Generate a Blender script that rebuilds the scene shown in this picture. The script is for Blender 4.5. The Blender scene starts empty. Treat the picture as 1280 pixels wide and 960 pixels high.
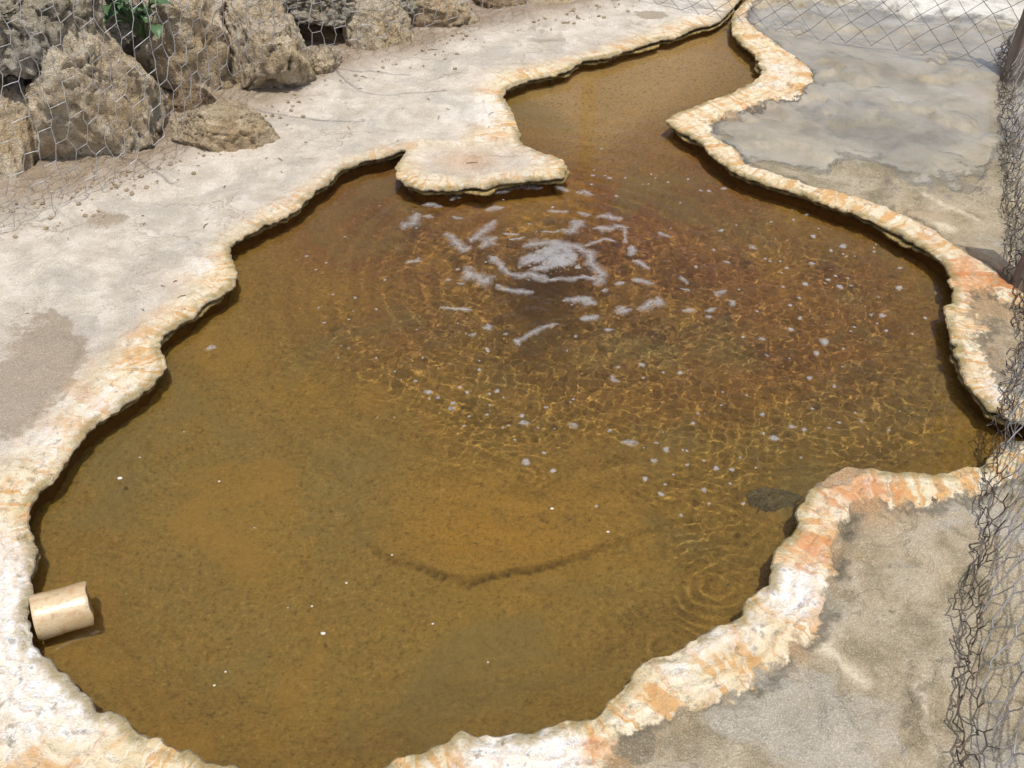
import bpy, bmesh, math, random
import numpy as np
from mathutils import Vector, kdtree
from mathutils.geometry import delaunay_2d_cdt

sc = bpy.context.scene
COL = sc.collection
R = math.radians

# ------------------------------------------------------------------ camera
CAM_H, PITCH, FPX = 1.65, 42.0, 1230.0
cd = bpy.data.cameras.new('camera')
cam = bpy.data.objects.new('camera', cd)
COL.objects.link(cam)
cam.location = (0, 0, CAM_H)
cam.rotation_euler = (R(90 - PITCH), 0, 0)
cd.sensor_width = 36
cd.lens = 36 * FPX / 1280
cd.clip_start = 0.02
cd.clip_end = 2000
sc.camera = cam

# ------------------------------------------------------------------ sky and sun
SUN_EL, SUN_AZ = 74.0, 160.0          # azimuth clockwise from +Y
w = bpy.data.worlds.new('World')
sc.world = w
w.use_nodes = True
wn = w.node_tree
sky = wn.nodes.new('ShaderNodeTexSky')
sky.sky_type = 'NISHITA'
sky.sun_disc = False
sky.sun_elevation = R(SUN_EL)
sky.sun_rotation = R(SUN_AZ)
sky.dust_density = 4.0
wn.links.new(sky.outputs[0], wn.nodes['Background'].inputs[0])
wn.nodes['Background'].inputs[1].default_value = 0.15
sl = bpy.data.lights.new('sun', 'SUN')
sl.energy = 3.4
sl.angle = R(0.55)
sl.color = (1.0, 0.955, 0.88)
sl.cycles.is_caustics_light = True
so = bpy.data.objects.new('sun', sl)
COL.objects.link(so)
sdir = Vector((math.sin(R(SUN_AZ)) * math.cos(R(SUN_EL)), math.cos(R(SUN_AZ)) * math.cos(R(SUN_EL)), math.sin(R(SUN_EL))))
so.rotation_euler = (-sdir).to_track_quat('-Z', 'Y').to_euler()
so.location = (1, -2, 6)
sc.view_settings.view_transform = 'Standard'
sc.view_settings.look = 'None'
sc.view_settings.exposure = 0.0
sc.view_settings.gamma = 1.0
sc.cycles.use_denoising = True
sc.cycles.max_bounces = 10
sc.cycles.transmission_bounces = 8

# ------------------------------------------------------------------ projection helpers (photo 1280x960 -> plane z)
CP, SP = math.cos(R(PITCH)), math.sin(R(PITCH))


def ray(px, py):
    x = (px - 640) / FPX
    y = (480 - py) / FPX
    return np.array([x, CP + y * SP, -SP + y * CP])


def on_plane(px, py, z=0.0):
    d = ray(px, py)
    t = (z - CAM_H) / d[2]
    return np.array([d[0] * t, d[1] * t])


def on_dist(px, py, Y):
    d = ray(px, py)
    t = Y / d[1]
    return np.array([d[0] * t, Y, CAM_H + d[2] * t])


def to_px(x, y, z=0.0):
    dz = z - CAM_H
    dep = np.maximum(y * CP - dz * SP, 0.05)
    return 640 + FPX * x / dep, 480 - FPX * (y * SP + dz * CP) / dep


# ------------------------------------------------------------------ numpy noise
_rng = np.random.default_rng(7)
_perm = np.concatenate([_rng.permutation(256)] * 3)
_grad = _rng.normal(size=(256, 3))
_grad /= np.linalg.norm(_grad, axis=1, keepdims=True)
_rand = _rng.random((256, 3))


def perlin(p):
    p = np.asarray(p, float)
    i = np.floor(p).astype(int)
    f = p - i
    u = f * f * f * (f * (f * 6 - 15) + 10)
    i &= 255
    out = np.zeros(len(p))
    for dx in (0, 1):
        wx = u[:, 0] if dx else 1 - u[:, 0]
        for dy in (0, 1):
            wy = u[:, 1] if dy else 1 - u[:, 1]
            for dz in (0, 1):
                wz = u[:, 2] if dz else 1 - u[:, 2]
                h = _perm[_perm[_perm[i[:, 0] + dx] + i[:, 1] + dy] + i[:, 2] + dz]
                g = _grad[h]
                out += wx * wy * wz * (g[:, 0] * (f[:, 0] - dx) + g[:, 1] * (f[:, 1] - dy) + g[:, 2] * (f[:, 2] - dz))
    return out * 1.5


def fbm(p, octaves=4, gain=0.5):
    p = np.asarray(p, float)
    a, s, t = 1.0, 0.0, 0.0
    for k in range(octaves):
        s = s + a * perlin(p * 2 ** k + 17.3 * k)
        t += a
        a *= gain
    return s / t


def worley(p):
    p = np.asarray(p, float)
    i = np.floor(p).astype(int)
    best = np.full(len(p), 9.0)
    for dx in (-1, 0, 1):
        for dy in (-1, 0, 1):
            for dz in (-1, 0, 1):
                c = i + np.array([dx, dy, dz])
                m = c & 255
                h = _perm[_perm[_perm[m[:, 0]] + m[:, 1]] + m[:, 2]]
                q = c + _rand[h] - p
                best = np.minimum(best, np.sqrt((q * q).sum(1)))
    return best


def xy0(x, y, z=0.0):
    return np.stack([x, y, np.zeros_like(x) + z], -1)


def sstep(x, a, b):
    t = np.clip((x - a) / (b - a), 0, 1)
    return t * t * (3 - 2 * t)


# ------------------------------------------------------------------ mesh helpers
def mesh_obj(name, verts, faces, mat, parent=None, smooth=True):
    me = bpy.data.meshes.new(name)
    v = np.asarray(verts, np.float32)
    f = np.asarray(faces, np.int32)
    k = f.shape[1]
    me.vertices.add(len(v))
    me.vertices.foreach_set('co', v.ravel())
    me.loops.add(f.size)
    me.loops.foreach_set('vertex_index', f.ravel())
    me.polygons.add(len(f))
    me.polygons.foreach_set('loop_start', np.arange(len(f), dtype=np.int32) * k)
    me.polygons.foreach_set('loop_total', np.full(len(f), k, np.int32))
    me.update(calc_edges=True)
    me.validate()
    me.polygons.foreach_set('use_smooth', np.full(len(me.polygons), smooth))
    if mat:
        me.materials.append(mat)
    o = bpy.data.objects.new(name, me)
    COL.objects.link(o)
    if parent:
        o.parent = parent
    return o


def attr_f(o, name, val):
    a = o.data.attributes.new(name, 'FLOAT', 'POINT')
    a.data.foreach_set('value', np.asarray(val, np.float32))


def empty(name, loc=(0, 0, 0)):
    o = bpy.data.objects.new(name, None)
    o.empty_display_size = 0.1
    o.location = loc
    COL.objects.link(o)
    return o


def tag(o, label, cat, group=None):
    o['label'] = label
    o['category'] = cat
    if group:
        o['group'] = group
    return o


def kind(o, k):
    o['kind'] = k
    return o


def tubes(segs, r, sides=4):
    """prisms along segments: segs (n,2,3)"""
    segs = np.asarray(segs, float)
    a, b = segs[:, 0], segs[:, 1]
    d = b - a
    L = np.linalg.norm(d, axis=1, keepdims=True) + 1e-9
    d = d / L
    a = a - d * r * 0.5
    b = b + d * r * 0.5
    ref = np.where(np.abs(d[:, 2:3]) > 0.9, np.array([[1.0, 0, 0]]), np.array([[0, 0, 1.0]]))
    n = np.cross(d, ref)
    n /= np.linalg.norm(n, axis=1, keepdims=True)
    m = np.cross(d, n)
    V, F = [], []
    for k in range(sides):
        t = 2 * math.pi * k / sides
        o = (n * math.cos(t) + m * math.sin(t)) * r
        V.append(a + o)
        V.append(b + o)
    V = np.stack(V, 1)
    N = len(segs)
    base = (np.arange(N) * 2 * sides)[:, None]
    for k in range(sides):
        k2 = (k + 1) % sides
        F.append(np.stack([base[:, 0] + 2 * k, base[:, 0] + 2 * k + 1, base[:, 0] + 2 * k2 + 1, base[:, 0] + 2 * k2], -1))
    return V.reshape(-1, 3), np.concatenate(F)


# ------------------------------------------------------------------ node helper
class NT:
    def __init__(self, name):
        self.m = bpy.data.materials.new(name)
        self.m.use_nodes = True
        self.t = self.m.node_tree
        self.t.nodes.clear()
        self.out = self.t.nodes.new('ShaderNodeOutputMaterial')
        self.pos = self.new('ShaderNodeTexCoord').outputs['Object']

    def new(self, ty):
        return self.t.nodes.new(ty)

    def put(self, sock, v):
        if hasattr(v, 'is_linked') or isinstance(v, bpy.types.NodeSocket):
            self.t.links.new(v, sock)
        else:
            if isinstance(v, (tuple, list)) and len(v) == 3 and sock.type == 'RGBA':
                v = (*v, 1)
            sock.default_value = v

    def attr(self, name):
        n = self.new('ShaderNodeAttribute')
        n.attribute_name = name
        return n.outputs['Fac']

    def noise(self, scale, detail=4, rough=0.55, vec=None, dist=0.0):
        n = self.new('ShaderNodeTexNoise')
        self.put(n.inputs['Vector'], vec or self.pos)
        n.inputs['Scale'].default_value = scale
        n.inputs['Detail'].default_value = detail
        n.inputs['Roughness'].default_value = rough
        n.inputs['Distortion'].default_value = dist
        return n.outputs['Fac']

    def voro(self, scale, feature='F1', vec=None):
        n = self.new('ShaderNodeTexVoronoi')
        n.feature = feature
        self.put(n.inputs['Vector'], vec or self.pos)
        n.inputs['Scale'].default_value = scale
        return n.outputs['Distance']

    def math(self, op, a, b=0.0, c=0.0):
        n = self.new('ShaderNodeMath')
        n.operation = op
        self.put(n.inputs[0], a)
        self.put(n.inputs[1], b)
        if op in ('MULTIPLY_ADD',):
            self.put(n.inputs[2], c)
        return n.outputs[0]

    def step(self, x, a, b, lo=0.0, hi=1.0):
        n = self.new('ShaderNodeMapRange')
        n.interpolation_type = 'SMOOTHSTEP'
        self.put(n.inputs['Value'], x)
        n.inputs['From Min'].default_value = a
        n.inputs['From Max'].default_value = b
        n.inputs['To Min'].default_value = lo
        n.inputs['To Max'].default_value = hi
        return n.outputs[0]

    def mix(self, f, a, b, blend='MIX'):
        n = self.new('ShaderNodeMix')
        n.data_type = 'RGBA'
        n.blend_type = blend
        self.put(n.inputs[0], f)
        self.put(n.inputs[6], a)
        self.put(n.inputs[7], b)
        return n.outputs[2]

    def xyz(self, x, y, z=0.0):
        n = self.new('ShaderNodeCombineXYZ')
        for k, v in enumerate((x, y, z)):
            self.put(n.inputs[k], v)
        return n.outputs[0]

    def bump(self, h, strength, distance, normal=None):
        n = self.new('ShaderNodeBump')
        n.inputs['Strength'].default_value = strength
        n.inputs['Distance'].default_value = distance
        self.put(n.inputs['Height'], h)
        if normal:
            self.put(n.inputs['Normal'], normal)
        return n.outputs[0]

    def pbr(self, color, rough=0.8, normal=None, spec=0.3, metal=0.0, **kw):
        n = self.new('ShaderNodeBsdfPrincipled')
        self.put(n.inputs['Base Color'], color)
        self.put(n.inputs['Roughness'], rough)
        self.put(n.inputs['Metallic'], metal)
        self.put(n.inputs['Specular IOR Level'], spec)
        for k, v in kw.items():
            self.put(n.inputs[k.replace('_', ' ')], v)
        if normal:
            self.put(n.inputs['Normal'], normal)
        self.t.links.new(n.outputs[0], self.out.inputs[0])
        return n


def lin(c):
    c /= 255
    return c / 12.92 if c <= 0.04045 else ((c + 0.055) / 1.055) ** 2.4


GAIN = 1.02


def col(r, g, b):
    """base colour of a surface that shows this sRGB value in full sun"""
    return tuple(min(lin(v) / GAIN, 0.85) for v in (r, g, b))


def colc(r, g, b):
    return tuple(min(lin(v) / 1.12, 0.8) for v in (r, g, b))


# ------------------------------------------------------------------ pool outline (photo pixels, on the ground plane)
POOL = [(952, -60), (940, -30), (932, -10), (922, 3), (914, 12), (906, 20), (897, 27), (887, 31), (872, 33), (858, 41), (846, 46), (828, 48),
        (808, 55), (788, 61), (770, 68), (750, 73), (730, 75), (712, 86), (696, 93), (682, 95), (668, 98), (650, 104), (636, 110),
        (629, 118), (632, 127), (643, 140), (649, 160), (654, 178), (678, 189), (699, 196), (709, 207), (706, 217), (690, 222),
        (660, 225), (630, 228), (600, 231), (570, 235), (545, 237), (520, 234), (503, 229), (495, 218), (494, 206), (501, 196),
        (507, 188), (499, 187), (490, 192), (475, 197), (455, 200), (440, 206), (425, 213), (418, 222), (405, 232), (390, 242),
        (378, 256), (360, 268), (340, 277), (320, 287), (299, 299), (288, 310), (292, 325), (297, 341), (294, 357), (280, 366),
        (262, 375), (250, 385), (240, 395), (220, 408), (206, 420), (202, 435), (207, 458), (199, 470), (185, 485), (160, 500),
        (140, 515), (120, 530), (100, 550), (88, 570), (75, 590), (55, 608), (42, 628), (38, 645), (42, 665), (47, 685), (45, 705),
        (40, 725), (38, 745), (37, 765), (42, 785), (42, 803), (55, 815), (70, 828), (85, 845), (100, 855), (110, 868), (122, 885),
        (145, 895), (165, 908), (190, 918), (220, 932), (240, 936), (262, 948), (290, 954), (310, 962), (345, 985), (400, 1000),
        (440, 985), (466, 963), (490, 947), (510, 938), (530, 935), (552, 927), (572, 915), (600, 917), (640, 914), (680, 909),
        (715, 902), (730, 899), (745, 890), (760, 875), (775, 856), (793, 838), (806, 825), (820, 820), (840, 812), (860, 800),
        (885, 785), (910, 775), (925, 765), (935, 752), (950, 738), (959, 724), (963, 702), (966, 687), (980, 672), (992, 660),
        (997, 640), (1001, 625), (1012, 612), (1030, 598), (1045, 592), (1058, 584), (1080, 582), (1110, 588), (1135, 587),
        (1160, 590), (1190, 587), (1215, 583), (1232, 579), (1240, 565), (1251, 553), (1270, 549), (1300, 551), (1360, 560),
        (1360, 546), (1300, 535), (1270, 526), (1250, 517), (1235, 510), (1224, 498), (1206, 480), (1198, 460), (1195, 440),
        (1188, 420), (1181, 402), (1183, 388), (1189, 374), (1187, 350), (1179, 329), (1160, 313), (1140, 300), (1110, 285),
        (1080, 270), (1045, 258), (1010, 245), (985, 237), (950, 227), (925, 218), (905, 205), (888, 193), (880, 182), (862, 170),
        (845, 160), (833, 150), (841, 142), (860, 135), (885, 125), (905, 118), (930, 107), (947, 96), (950, 83), (942, 68),
        (930, 56), (920, 48), (915, 40), (914, 28), (917, 17), (926, 6), (940, -10), (955, -30), (966, -60)]


def catmull(P, per):
    P = np.asarray(P, float)
    n = len(P)
    out = []
    for i in range(n):
        p0, p1, p2, p3 = P[i - 1], P[i], P[(i + 1) % n], P[(i + 2) % n]
        t = np.linspace(0, 1, per, endpoint=False)[:, None]
        out.append(0.5 * ((2 * p1) + (-p0 + p2) * t + (2 * p0 - 5 * p1 + 4 * p2 - p3) * t * t + (-p0 + 3 * p1 - 3 * p2 + p3) * t ** 3))
    return np.concatenate(out)


def resample(P, step, closed=True):
    P = np.asarray(P, float)
    Q = np.concatenate([P, P[:1]]) if closed else P
    L = np.concatenate([[0], np.cumsum(np.linalg.norm(np.diff(Q, axis=0), axis=1))])
    n = max(int(L[-1] / step), 2)
    s = np.linspace(0, L[-1], n, endpoint=not closed)
    return np.stack([np.interp(s, L, Q[:, k]) for k in range(Q.shape[1])], -1), s


base = catmull([on_plane(*p) for p in POOL], 12)
RING, S = resample(base, 0.0065)
NB = len(RING)


def normals2(P):
    t = np.roll(P, -1, 0) - np.roll(P, 1, 0)
    t /= np.linalg.norm(t, axis=1, keepdims=True) + 1e-9
    return np.stack([-t[:, 1], t[:, 0]], -1)


area = 0.5 * np.sum(RING[:, 0] * np.roll(RING[:, 1], -1) - np.roll(RING[:, 0], -1) * RING[:, 1])
NIN = normals2(RING) * (1 if area > 0 else -1)          # points into the pool
# scallops of the crust
narrow = 1 - 0.75 * np.exp(-((RING[:, 0] - on_plane(508, 188)[0]) ** 2 + (RING[:, 1] - on_plane(508, 188)[1]) ** 2) / 0.05 ** 2)
narrow *= 1 - 0.6 * sstep(RING[:, 1], 3.9, 4.2)
sc1 = .65 * fbm(xy0(RING[:, 0] * 16, RING[:, 1] * 16), 3) + .55 * fbm(xy0(RING[:, 0] * 7, RING[:, 1] * 7, 9.0), 3)
sc2 = fbm(xy0(RING[:, 0] * 45, RING[:, 1] * 45, 5.0), 3) * sstep(fbm(xy0(RING[:, 0] * 6, RING[:, 1] * 6, 15.0), 2), -.25, .35)
RING = RING + NIN * ((np.abs(sc1) * 0.036 - 0.010 + sc2 * 0.009) * narrow)[:, None]
NIN = normals2(RING) * (1 if area > 0 else -1)
for _ in range(3):
    NIN = (NIN + np.roll(NIN, 1, 0) + np.roll(NIN, -1, 0))
NIN /= np.linalg.norm(NIN, axis=1, keepdims=True)


def inside(poly, x, y):
    poly = np.asarray(poly)
    res = np.zeros(len(x), bool)
    x1, y1 = poly[:, 0], poly[:, 1]
    x2, y2 = np.roll(x1, -1), np.roll(y1, -1)
    for a, b, c, d in zip(x1, y1, x2, y2):
        if b == d:
            continue
        m = (y < b) != (y < d)
        res[m] ^= x[m] < (c - a) * (y[m] - b) / (d - b) + a
    return res


def seg_dist(poly, x, y, closed=True):
    poly = np.asarray(poly)
    best = np.full(len(x), 1e9)
    n = len(poly) if closed else len(poly) - 1
    for k in range(n):
        a = poly[k]
        b = poly[(k + 1) % len(poly)]
        d = b - a
        t = np.clip(((x - a[0]) * d[0] + (y - a[1]) * d[1]) / (d @ d + 1e-12), 0, 1)
        best = np.minimum(best, (x - a[0] - t * d[0]) ** 2 + (y - a[1] - t * d[1]) ** 2)
    return np.sqrt(best)


KD = kdtree.KDTree(NB)
for i, p in enumerate(RING):
    KD.insert((p[0], p[1], 0), i)
KD.balance()


def nearest(x, y):
    d = np.empty(len(x))
    ix = np.empty(len(x), int)
    for i in range(len(x)):
        _, k, q = KD.find((x[i], y[i], 0))
        d[i] = q
        ix[i] = k
    return d, ix


# ------------------------------------------------------------------ rim crust regions
RIM_RIGHT = [(975, -60), (950, -20), (938, 5), (935, 22), (962, 45), (988, 62), (1012, 80), (1022, 100), (1005, 115), (960, 127), (912, 140),
             (888, 152), (892, 164), (908, 176), (925, 188), (933, 203), (965, 212), (1000, 224), (1050, 236), (1100, 252), (1150, 275),
             (1185, 297), (1215, 316), (1250, 338), (1285, 362), (1330, 400), (1300, 392), (1262, 376), (1235, 358), (1217, 360),
             (1208, 380), (1210, 400), (1212, 420), (1225, 445), (1240, 470), (1262, 495), (1300, 518), (1360, 530), (1360, 553),
             (1180, 535), (1000, 400), (800, 150), (880, 60), (915, -60)]
RIM_NEAR = [(1360, 585), (1300, 580), (1262, 592), (1230, 606), (1200, 616), (1165, 631), (1130, 627), (1095, 625), (1068, 628), (1055, 650),
            (1044, 685), (1042, 715), (1032, 752), (1012, 788), (990, 815), (962, 838), (930, 865), (880, 882), (830, 898), (800, 907),
            (782, 925), (768, 948), (750, 1000), (740, 1100), (400, 1200), (420, 950), (700, 780), (900, 660), (1150, 560), (1360, 552)]
RIM_LEFT = [(935, -60), (905, 2), (880, 12), (845, 22), (800, 40), (750, 56), (700, 72), (650, 80), (612, 88), (592, 110), (596, 150),
            (570, 172), (520, 172), (480, 180), (430, 195), (380, 228), (320, 262), (268, 298), (240, 322), (225, 360), (180, 395),
            (130, 435), (98, 470), (60, 520), (20, 556), (-40, 600), (-300, 700), (-500, 1300), (400, 1300), (420, 950), (300, 800),
            (150, 650), (260, 520), (400, 320), (560, 300), (780, 240), (760, 140), (895, 45), (945, -60)]


def world_poly(P):
    return np.array([on_plane(*p) for p in P])


WR, WN, WL = world_poly(RIM_RIGHT), world_poly(RIM_NEAR), world_poly(RIM_LEFT)
PENIN = world_poly([(528, 186), (570, 182), (640, 186), (672, 200), (640, 212), (580, 218), (535, 214), (520, 200)])


def rim_sd(x, y):
    best = np.full(len(x), -1.0)
    for P in (WR, WN, WL):
        d = seg_dist(P, x, y)
        s = np.where(inside(P, x, y), d, -d)
        best = np.maximum(best, s)
    d = seg_dist(PENIN, x, y)
    s = np.where(inside(PENIN, x, y), d, -d)
    return np.minimum(best, -s)


# base line of the boulder wall on the left
WALL = np.array([on_plane(*p) for p in [(-700, 520), (-300, 370), (0, 262), (130, 228), (205, 200), (330, 135), (400, 92), (520, 62), (590, 36),
                                        (735, 6), (800, -20), (900, -60)]])


def wall_behind(x, y):
    """signed distance behind the foot of the boulder wall (positive behind)"""
    d = seg_dist(WALL, x, y, closed=False)
    yy = np.interp(x, WALL[:, 0], WALL[:, 1])
    return np.where(y > yy, d, -d)


def blob(x, y, items):
    px, py = to_px(x, y, 0.0)
    px = np.where(y > 0.3, px, -9999)
    m = np.zeros(len(x))
    for cx, cy, rx, ry, a in items:
        m += a * np.exp(-((px - cx) / rx) ** 2 - ((py - cy) / ry) ** 2)
    return m


CHAN = np.array([on_plane(*p) for p in [(400, 1200), (440, 950), (640, 600), (700, 250), (730, 150), (890, 40), (921, 12), (950, -45), (1100, -180)]])


def side_right(x, y):
    return x > np.interp(y, CHAN[:, 1], CHAN[:, 0])


def is_right(x, y):
    """1 on the wet slabs right of the pool, 0 on the dry ground left"""
    return sstep(x, 0.25, 0.6) * sstep(-wall_behind(x, y), -0.3, 0.1)


def ground_h(x, y, rim, edge):
    p = xy0(x, y)
    right = np.where(side_right(x, y), 1.0, 0.0)
    near = 1 - sstep(np.hypot(x, y), 6, 12)
    h = fbm(p * 2.2, 3) * 0.018 * (1 - right * 0.6) + fbm(p * 12, 4) * 0.006 + fbm(p * 45 + 9, 2) * 0.0016
    nz = fbm(p * 25 + 3, 3) * 0.02
    on = sstep(rim + nz, -0.012, 0.018)
    slab = -0.026 + fbm(p * 5 + 31, 4) * 0.008
    step_ = sstep(fbm(p * 4.2 + 57, 4), 0.02, 0.05) * 0.014
    slab = slab + step_
    low = np.where(side_right(x, y), slab, h - 0.006)
    crust = fbm(p * 9 + 71, 4) * 0.010 + np.abs(fbm(p * 20 + 5, 3)) * 0.008 - 0.003
    top = low * (1 - on) + crust * on
    top = top * sstep(edge, -0.01, 0.09) + crust * 0.45 * (1 - sstep(edge, -0.01, 0.09))
    wb = wall_behind(x, y)
    near_wall = np.exp(-np.maximum(-wb, 0) / 0.18) * (x < 0.8)
    top += near_wall * (0.012 + np.abs(fbm(p * 18 + 44, 4)) * 0.022)
    left = sstep(-x, -0.7, 0.3)
    top += left * (sstep(wb, 0.32, 0.75) * 0.55 + sstep(wb, 0.75, 3) * 0.5) * (1 + 0.3 * fbm(p * 3, 3))
    return top * near - (1 - near) * 0.02


# ------------------------------------------------------------------ ground sheet
rg = random.Random(3)
gr = np.random.default_rng(11)


def jgrid(x0, x1, y0, y1, s):
    X, Y = np.meshgrid(np.arange(x0, x1, s), np.arange(y0, y1, s))
    P = np.stack([X.ravel(), Y.ravel()], -1)
    return P + gr.uniform(-0.33, 0.33, P.shape) * s


def in_view(P, margin):
    px, py = to_px(P[:, 0], P[:, 1])
    return (px > -margin) & (px < 1280 + margin) & (py > -margin) & (py < 960 + margin) & (P[:, 1] > 0.3)


A = jgrid(-1.2, 1.2, 0.5, 2.2, 0.0105)
B_ = jgrid(-2.4, 2.4, 2.2, 4.9, 0.0165)
fine = np.concatenate([A, B_])
fine = fine[in_view(fine, 60)]
mid = jgrid(-5, 5, -2, 8, 0.12)
mid = mid[~in_view(mid, 45)]
far = jgrid(-60, 60, -60, 60, 3.0)
far = far[(np.abs(far[:, 0]) > 5.5) | (far[:, 1] > 8.5) | (far[:, 1] < -2.5)]
vfar = np.array([(a * 900, b * 900) for a in (-1, -.4, .4, 1) for b in (-1, -.4, .4, 1)])
pts = np.concatenate([fine, mid, far, vfar])
d, _ = nearest(pts[:, 0], pts[:, 1])
ins = inside(RING[::2], pts[:, 0], pts[:, 1])
pts = pts[(~ins) & (d > 0.006)]
allp = np.concatenate([RING, pts])
vc, _, fc, ov, _, _ = delaunay_2d_cdt([Vector(p) for p in allp], [(i, (i + 1) % NB) for i in range(NB)], [], 0, 1e-7)
V2 = np.array([(v[0], v[1]) for v in vc])
F = np.array([f for f in fc if len(f) == 3])
cen = V2[F].mean(1)
F = F[~inside(RING, cen[:, 0], cen[:, 1])]
gx, gy = V2[:, 0], V2[:, 1]
gd, gi = nearest(gx, gy)
grim = rim_sd(gx, gy)
gz = ground_h(gx, gy, grim, gd)
ringset = {o: k for k, o in enumerate(range(NB))}
RING_Z = np.zeros(NB)
for k, o in enumerate(ov):
    for q in o:
        if q < NB:
            RING_Z[q] = gz[k]

# painted fields: real differences of deposit on the ground
ORANGE = [(1070, 610, 70, 35, 1.0), (1010, 690, 45, 40, .9), (970, 60, 70, 40, .35), (930, 130, 60, 22, .5), (1240, 350, 60, 30, .8),
          (1195, 330, 30, 25, .6), (900, 770, 60, 40, .45), (790, 870, 60, 40, .5), (750, 935, 40, 30, .9), (985, 800, 35, 30, .6), (150, 480, 60, 30, .35),
          (100, 600, 40, 40, .4), (30, 640, 40, 40, .5), (240, 345, 45, 18, .35), (585, 198, 40, 14, .75), (40, 715, 18, 50, .6),
          (150, 930, 60, 25, .5), (110, 880, 30, 25, .45), (1110, 270, 90, 16, .35), (1215, 430, 25, 70, .4), (1245, 110, 30, 8, .4), (560, 950, 40, 18, .5)]
WHITE = [(990, 735, 50, 40, 1.0), (660, 940, 90, 35, 1.3), (60, 850, 120, 120, .9), (0, 740, 60, 90, .9), (960, 95, 60, 40, .5),
         (1190, 5, 140, 22, 1.3), (610, 140, 40, 30, .7), (250, 330, 30, 25, .7), (130, 500, 60, 30, .6), (850, 830, 90, 40, .5),
         (900, 790, 60, 30, .5), (1240, 480, 40, 40, .5), (60, 560, 50, 40, .6), (860, 15, 120, 22, .5), (990, 20, 30, 18, .5), (1040, 640, 22, 30, .4)]
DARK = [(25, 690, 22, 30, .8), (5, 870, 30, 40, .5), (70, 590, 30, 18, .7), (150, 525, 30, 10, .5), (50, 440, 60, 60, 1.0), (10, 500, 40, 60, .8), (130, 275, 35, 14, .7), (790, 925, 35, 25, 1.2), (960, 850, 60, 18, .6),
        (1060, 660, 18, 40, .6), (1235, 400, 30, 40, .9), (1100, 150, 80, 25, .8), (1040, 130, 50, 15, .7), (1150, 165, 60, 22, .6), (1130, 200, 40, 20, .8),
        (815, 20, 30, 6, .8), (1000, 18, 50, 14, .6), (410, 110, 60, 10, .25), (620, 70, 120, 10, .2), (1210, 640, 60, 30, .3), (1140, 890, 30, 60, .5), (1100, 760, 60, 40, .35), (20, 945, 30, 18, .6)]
WET = [(1110, 90, 170, 70, 1.5), (1000, 20, 80, 20, .8), (1170, 150, 90, 60, 1.0), (960, 165, 80, 30, .7), (1100, 60, 130, 22, .9), (1000, 190, 60, 20, .5), (1250, 410, 40, 40, .6),
       (1180, 230, 90, 40, .25), (1240, 900, 50, 90, .5)]


VEINS = [([(1010, 60), (1035, 72), (1080, 79), (1140, 88), (1180, 96), (1215, 108), (1262, 116)], 5, .9), ([(1215, 104), (1262, 112)], 8, .8)]
PALE_LINES = [([(1155, 238), (1180, 251), (1205, 262), (1225, 268)], 2.2), ([(1163, 99), (1190, 107), (1212, 112)], 2.5), ([(1150, 272), (1200, 282)], 1.5),
              ([(1025, 800), (1060, 825), (1090, 845)], 6), ([(1165, 835), (1150, 850), (1160, 880), (1175, 940)], 3)]
CRACKS = [([(1130, 196), (1180, 199), (1225, 197), (1262, 200)], 2.0), ([(1130, 196), (1118, 215), (1095, 236)], 3.5), ([(1145, 820), (1140, 850), (1160, 895), (1180, 940), (1190, 980)], 5),
          ([(1080, 640), (1060, 680), (1052, 720)], 6), ([(60, 405), (100, 430), (85, 465), (40, 520)], 2.0), ([(250, 25), (300, 60)], 1), ([(0, 410), (60, 405)], 2),
          ([(1090, 690), (1120, 700), (1150, 698)], 2.0), ([(1180, 650), (1215, 668)], 2.0), ([(980, 22), (1060, 14), (1110, 12)], 6), ([(1060, 8), (1150, 18), (1250, 20)], 3)]


def lines_field(x, y, items):
    px, py = to_px(x, y, 0.0)
    ok_ = (y > .3) & (px > -200) & (px < 1500) & (py > -200) & (py < 1200)
    wob = fbm(xy0(x * 14, y * 14, 3.0), 3)
    wob2 = fbm(xy0(x * 14, y * 14, 30.0), 3)
    m = np.zeros(len(x))
    for it in items:
        d_ = seg_dist(np.array(it[0], float), px[ok_] + 9 * wob[ok_], py[ok_] + 6 * wob2[ok_], closed=False)
        a_ = it[2] if len(it) > 2 else 1.0
        m[ok_] = np.maximum(m[ok_], a_ * np.exp(-(d_ / it[1]) ** 2))
    return m


def ground_attrs(o, x, y, rim, edge, idx, lip):
    wb = wall_behind(x, y)
    attr_f(o, 'rim', np.clip(rim, -0.4, 0.4))
    attr_f(o, 'edge', np.clip(edge, 0, 0.5))
    attr_f(o, 'along', S[idx])
    attr_f(o, 'slab', np.where(side_right(x, y), 1.0, 0.0) * (1 - sstep(np.hypot(x, y), 7, 10)))
    attr_f(o, 'orange', np.clip(blob(x, y, ORANGE), 0, 1))
    attr_f(o, 'white', np.clip(blob(x, y, WHITE), 0, 1))
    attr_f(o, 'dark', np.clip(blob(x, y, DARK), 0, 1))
    attr_f(o, 'vein', lines_field(x, y, VEINS))
    attr_f(o, 'paleline', lines_field(x, y, PALE_LINES))
    attr_f(o, 'crack', lines_field(x, y, CRACKS))
    attr_f(o, 'wet', np.clip(blob(x, y, WET), 0, 1))
    attr_f(o, 'soil', sstep(wb, -0.13, 0.06) * (x < 1.0))
    attr_f(o, 'lip', lip)


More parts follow.
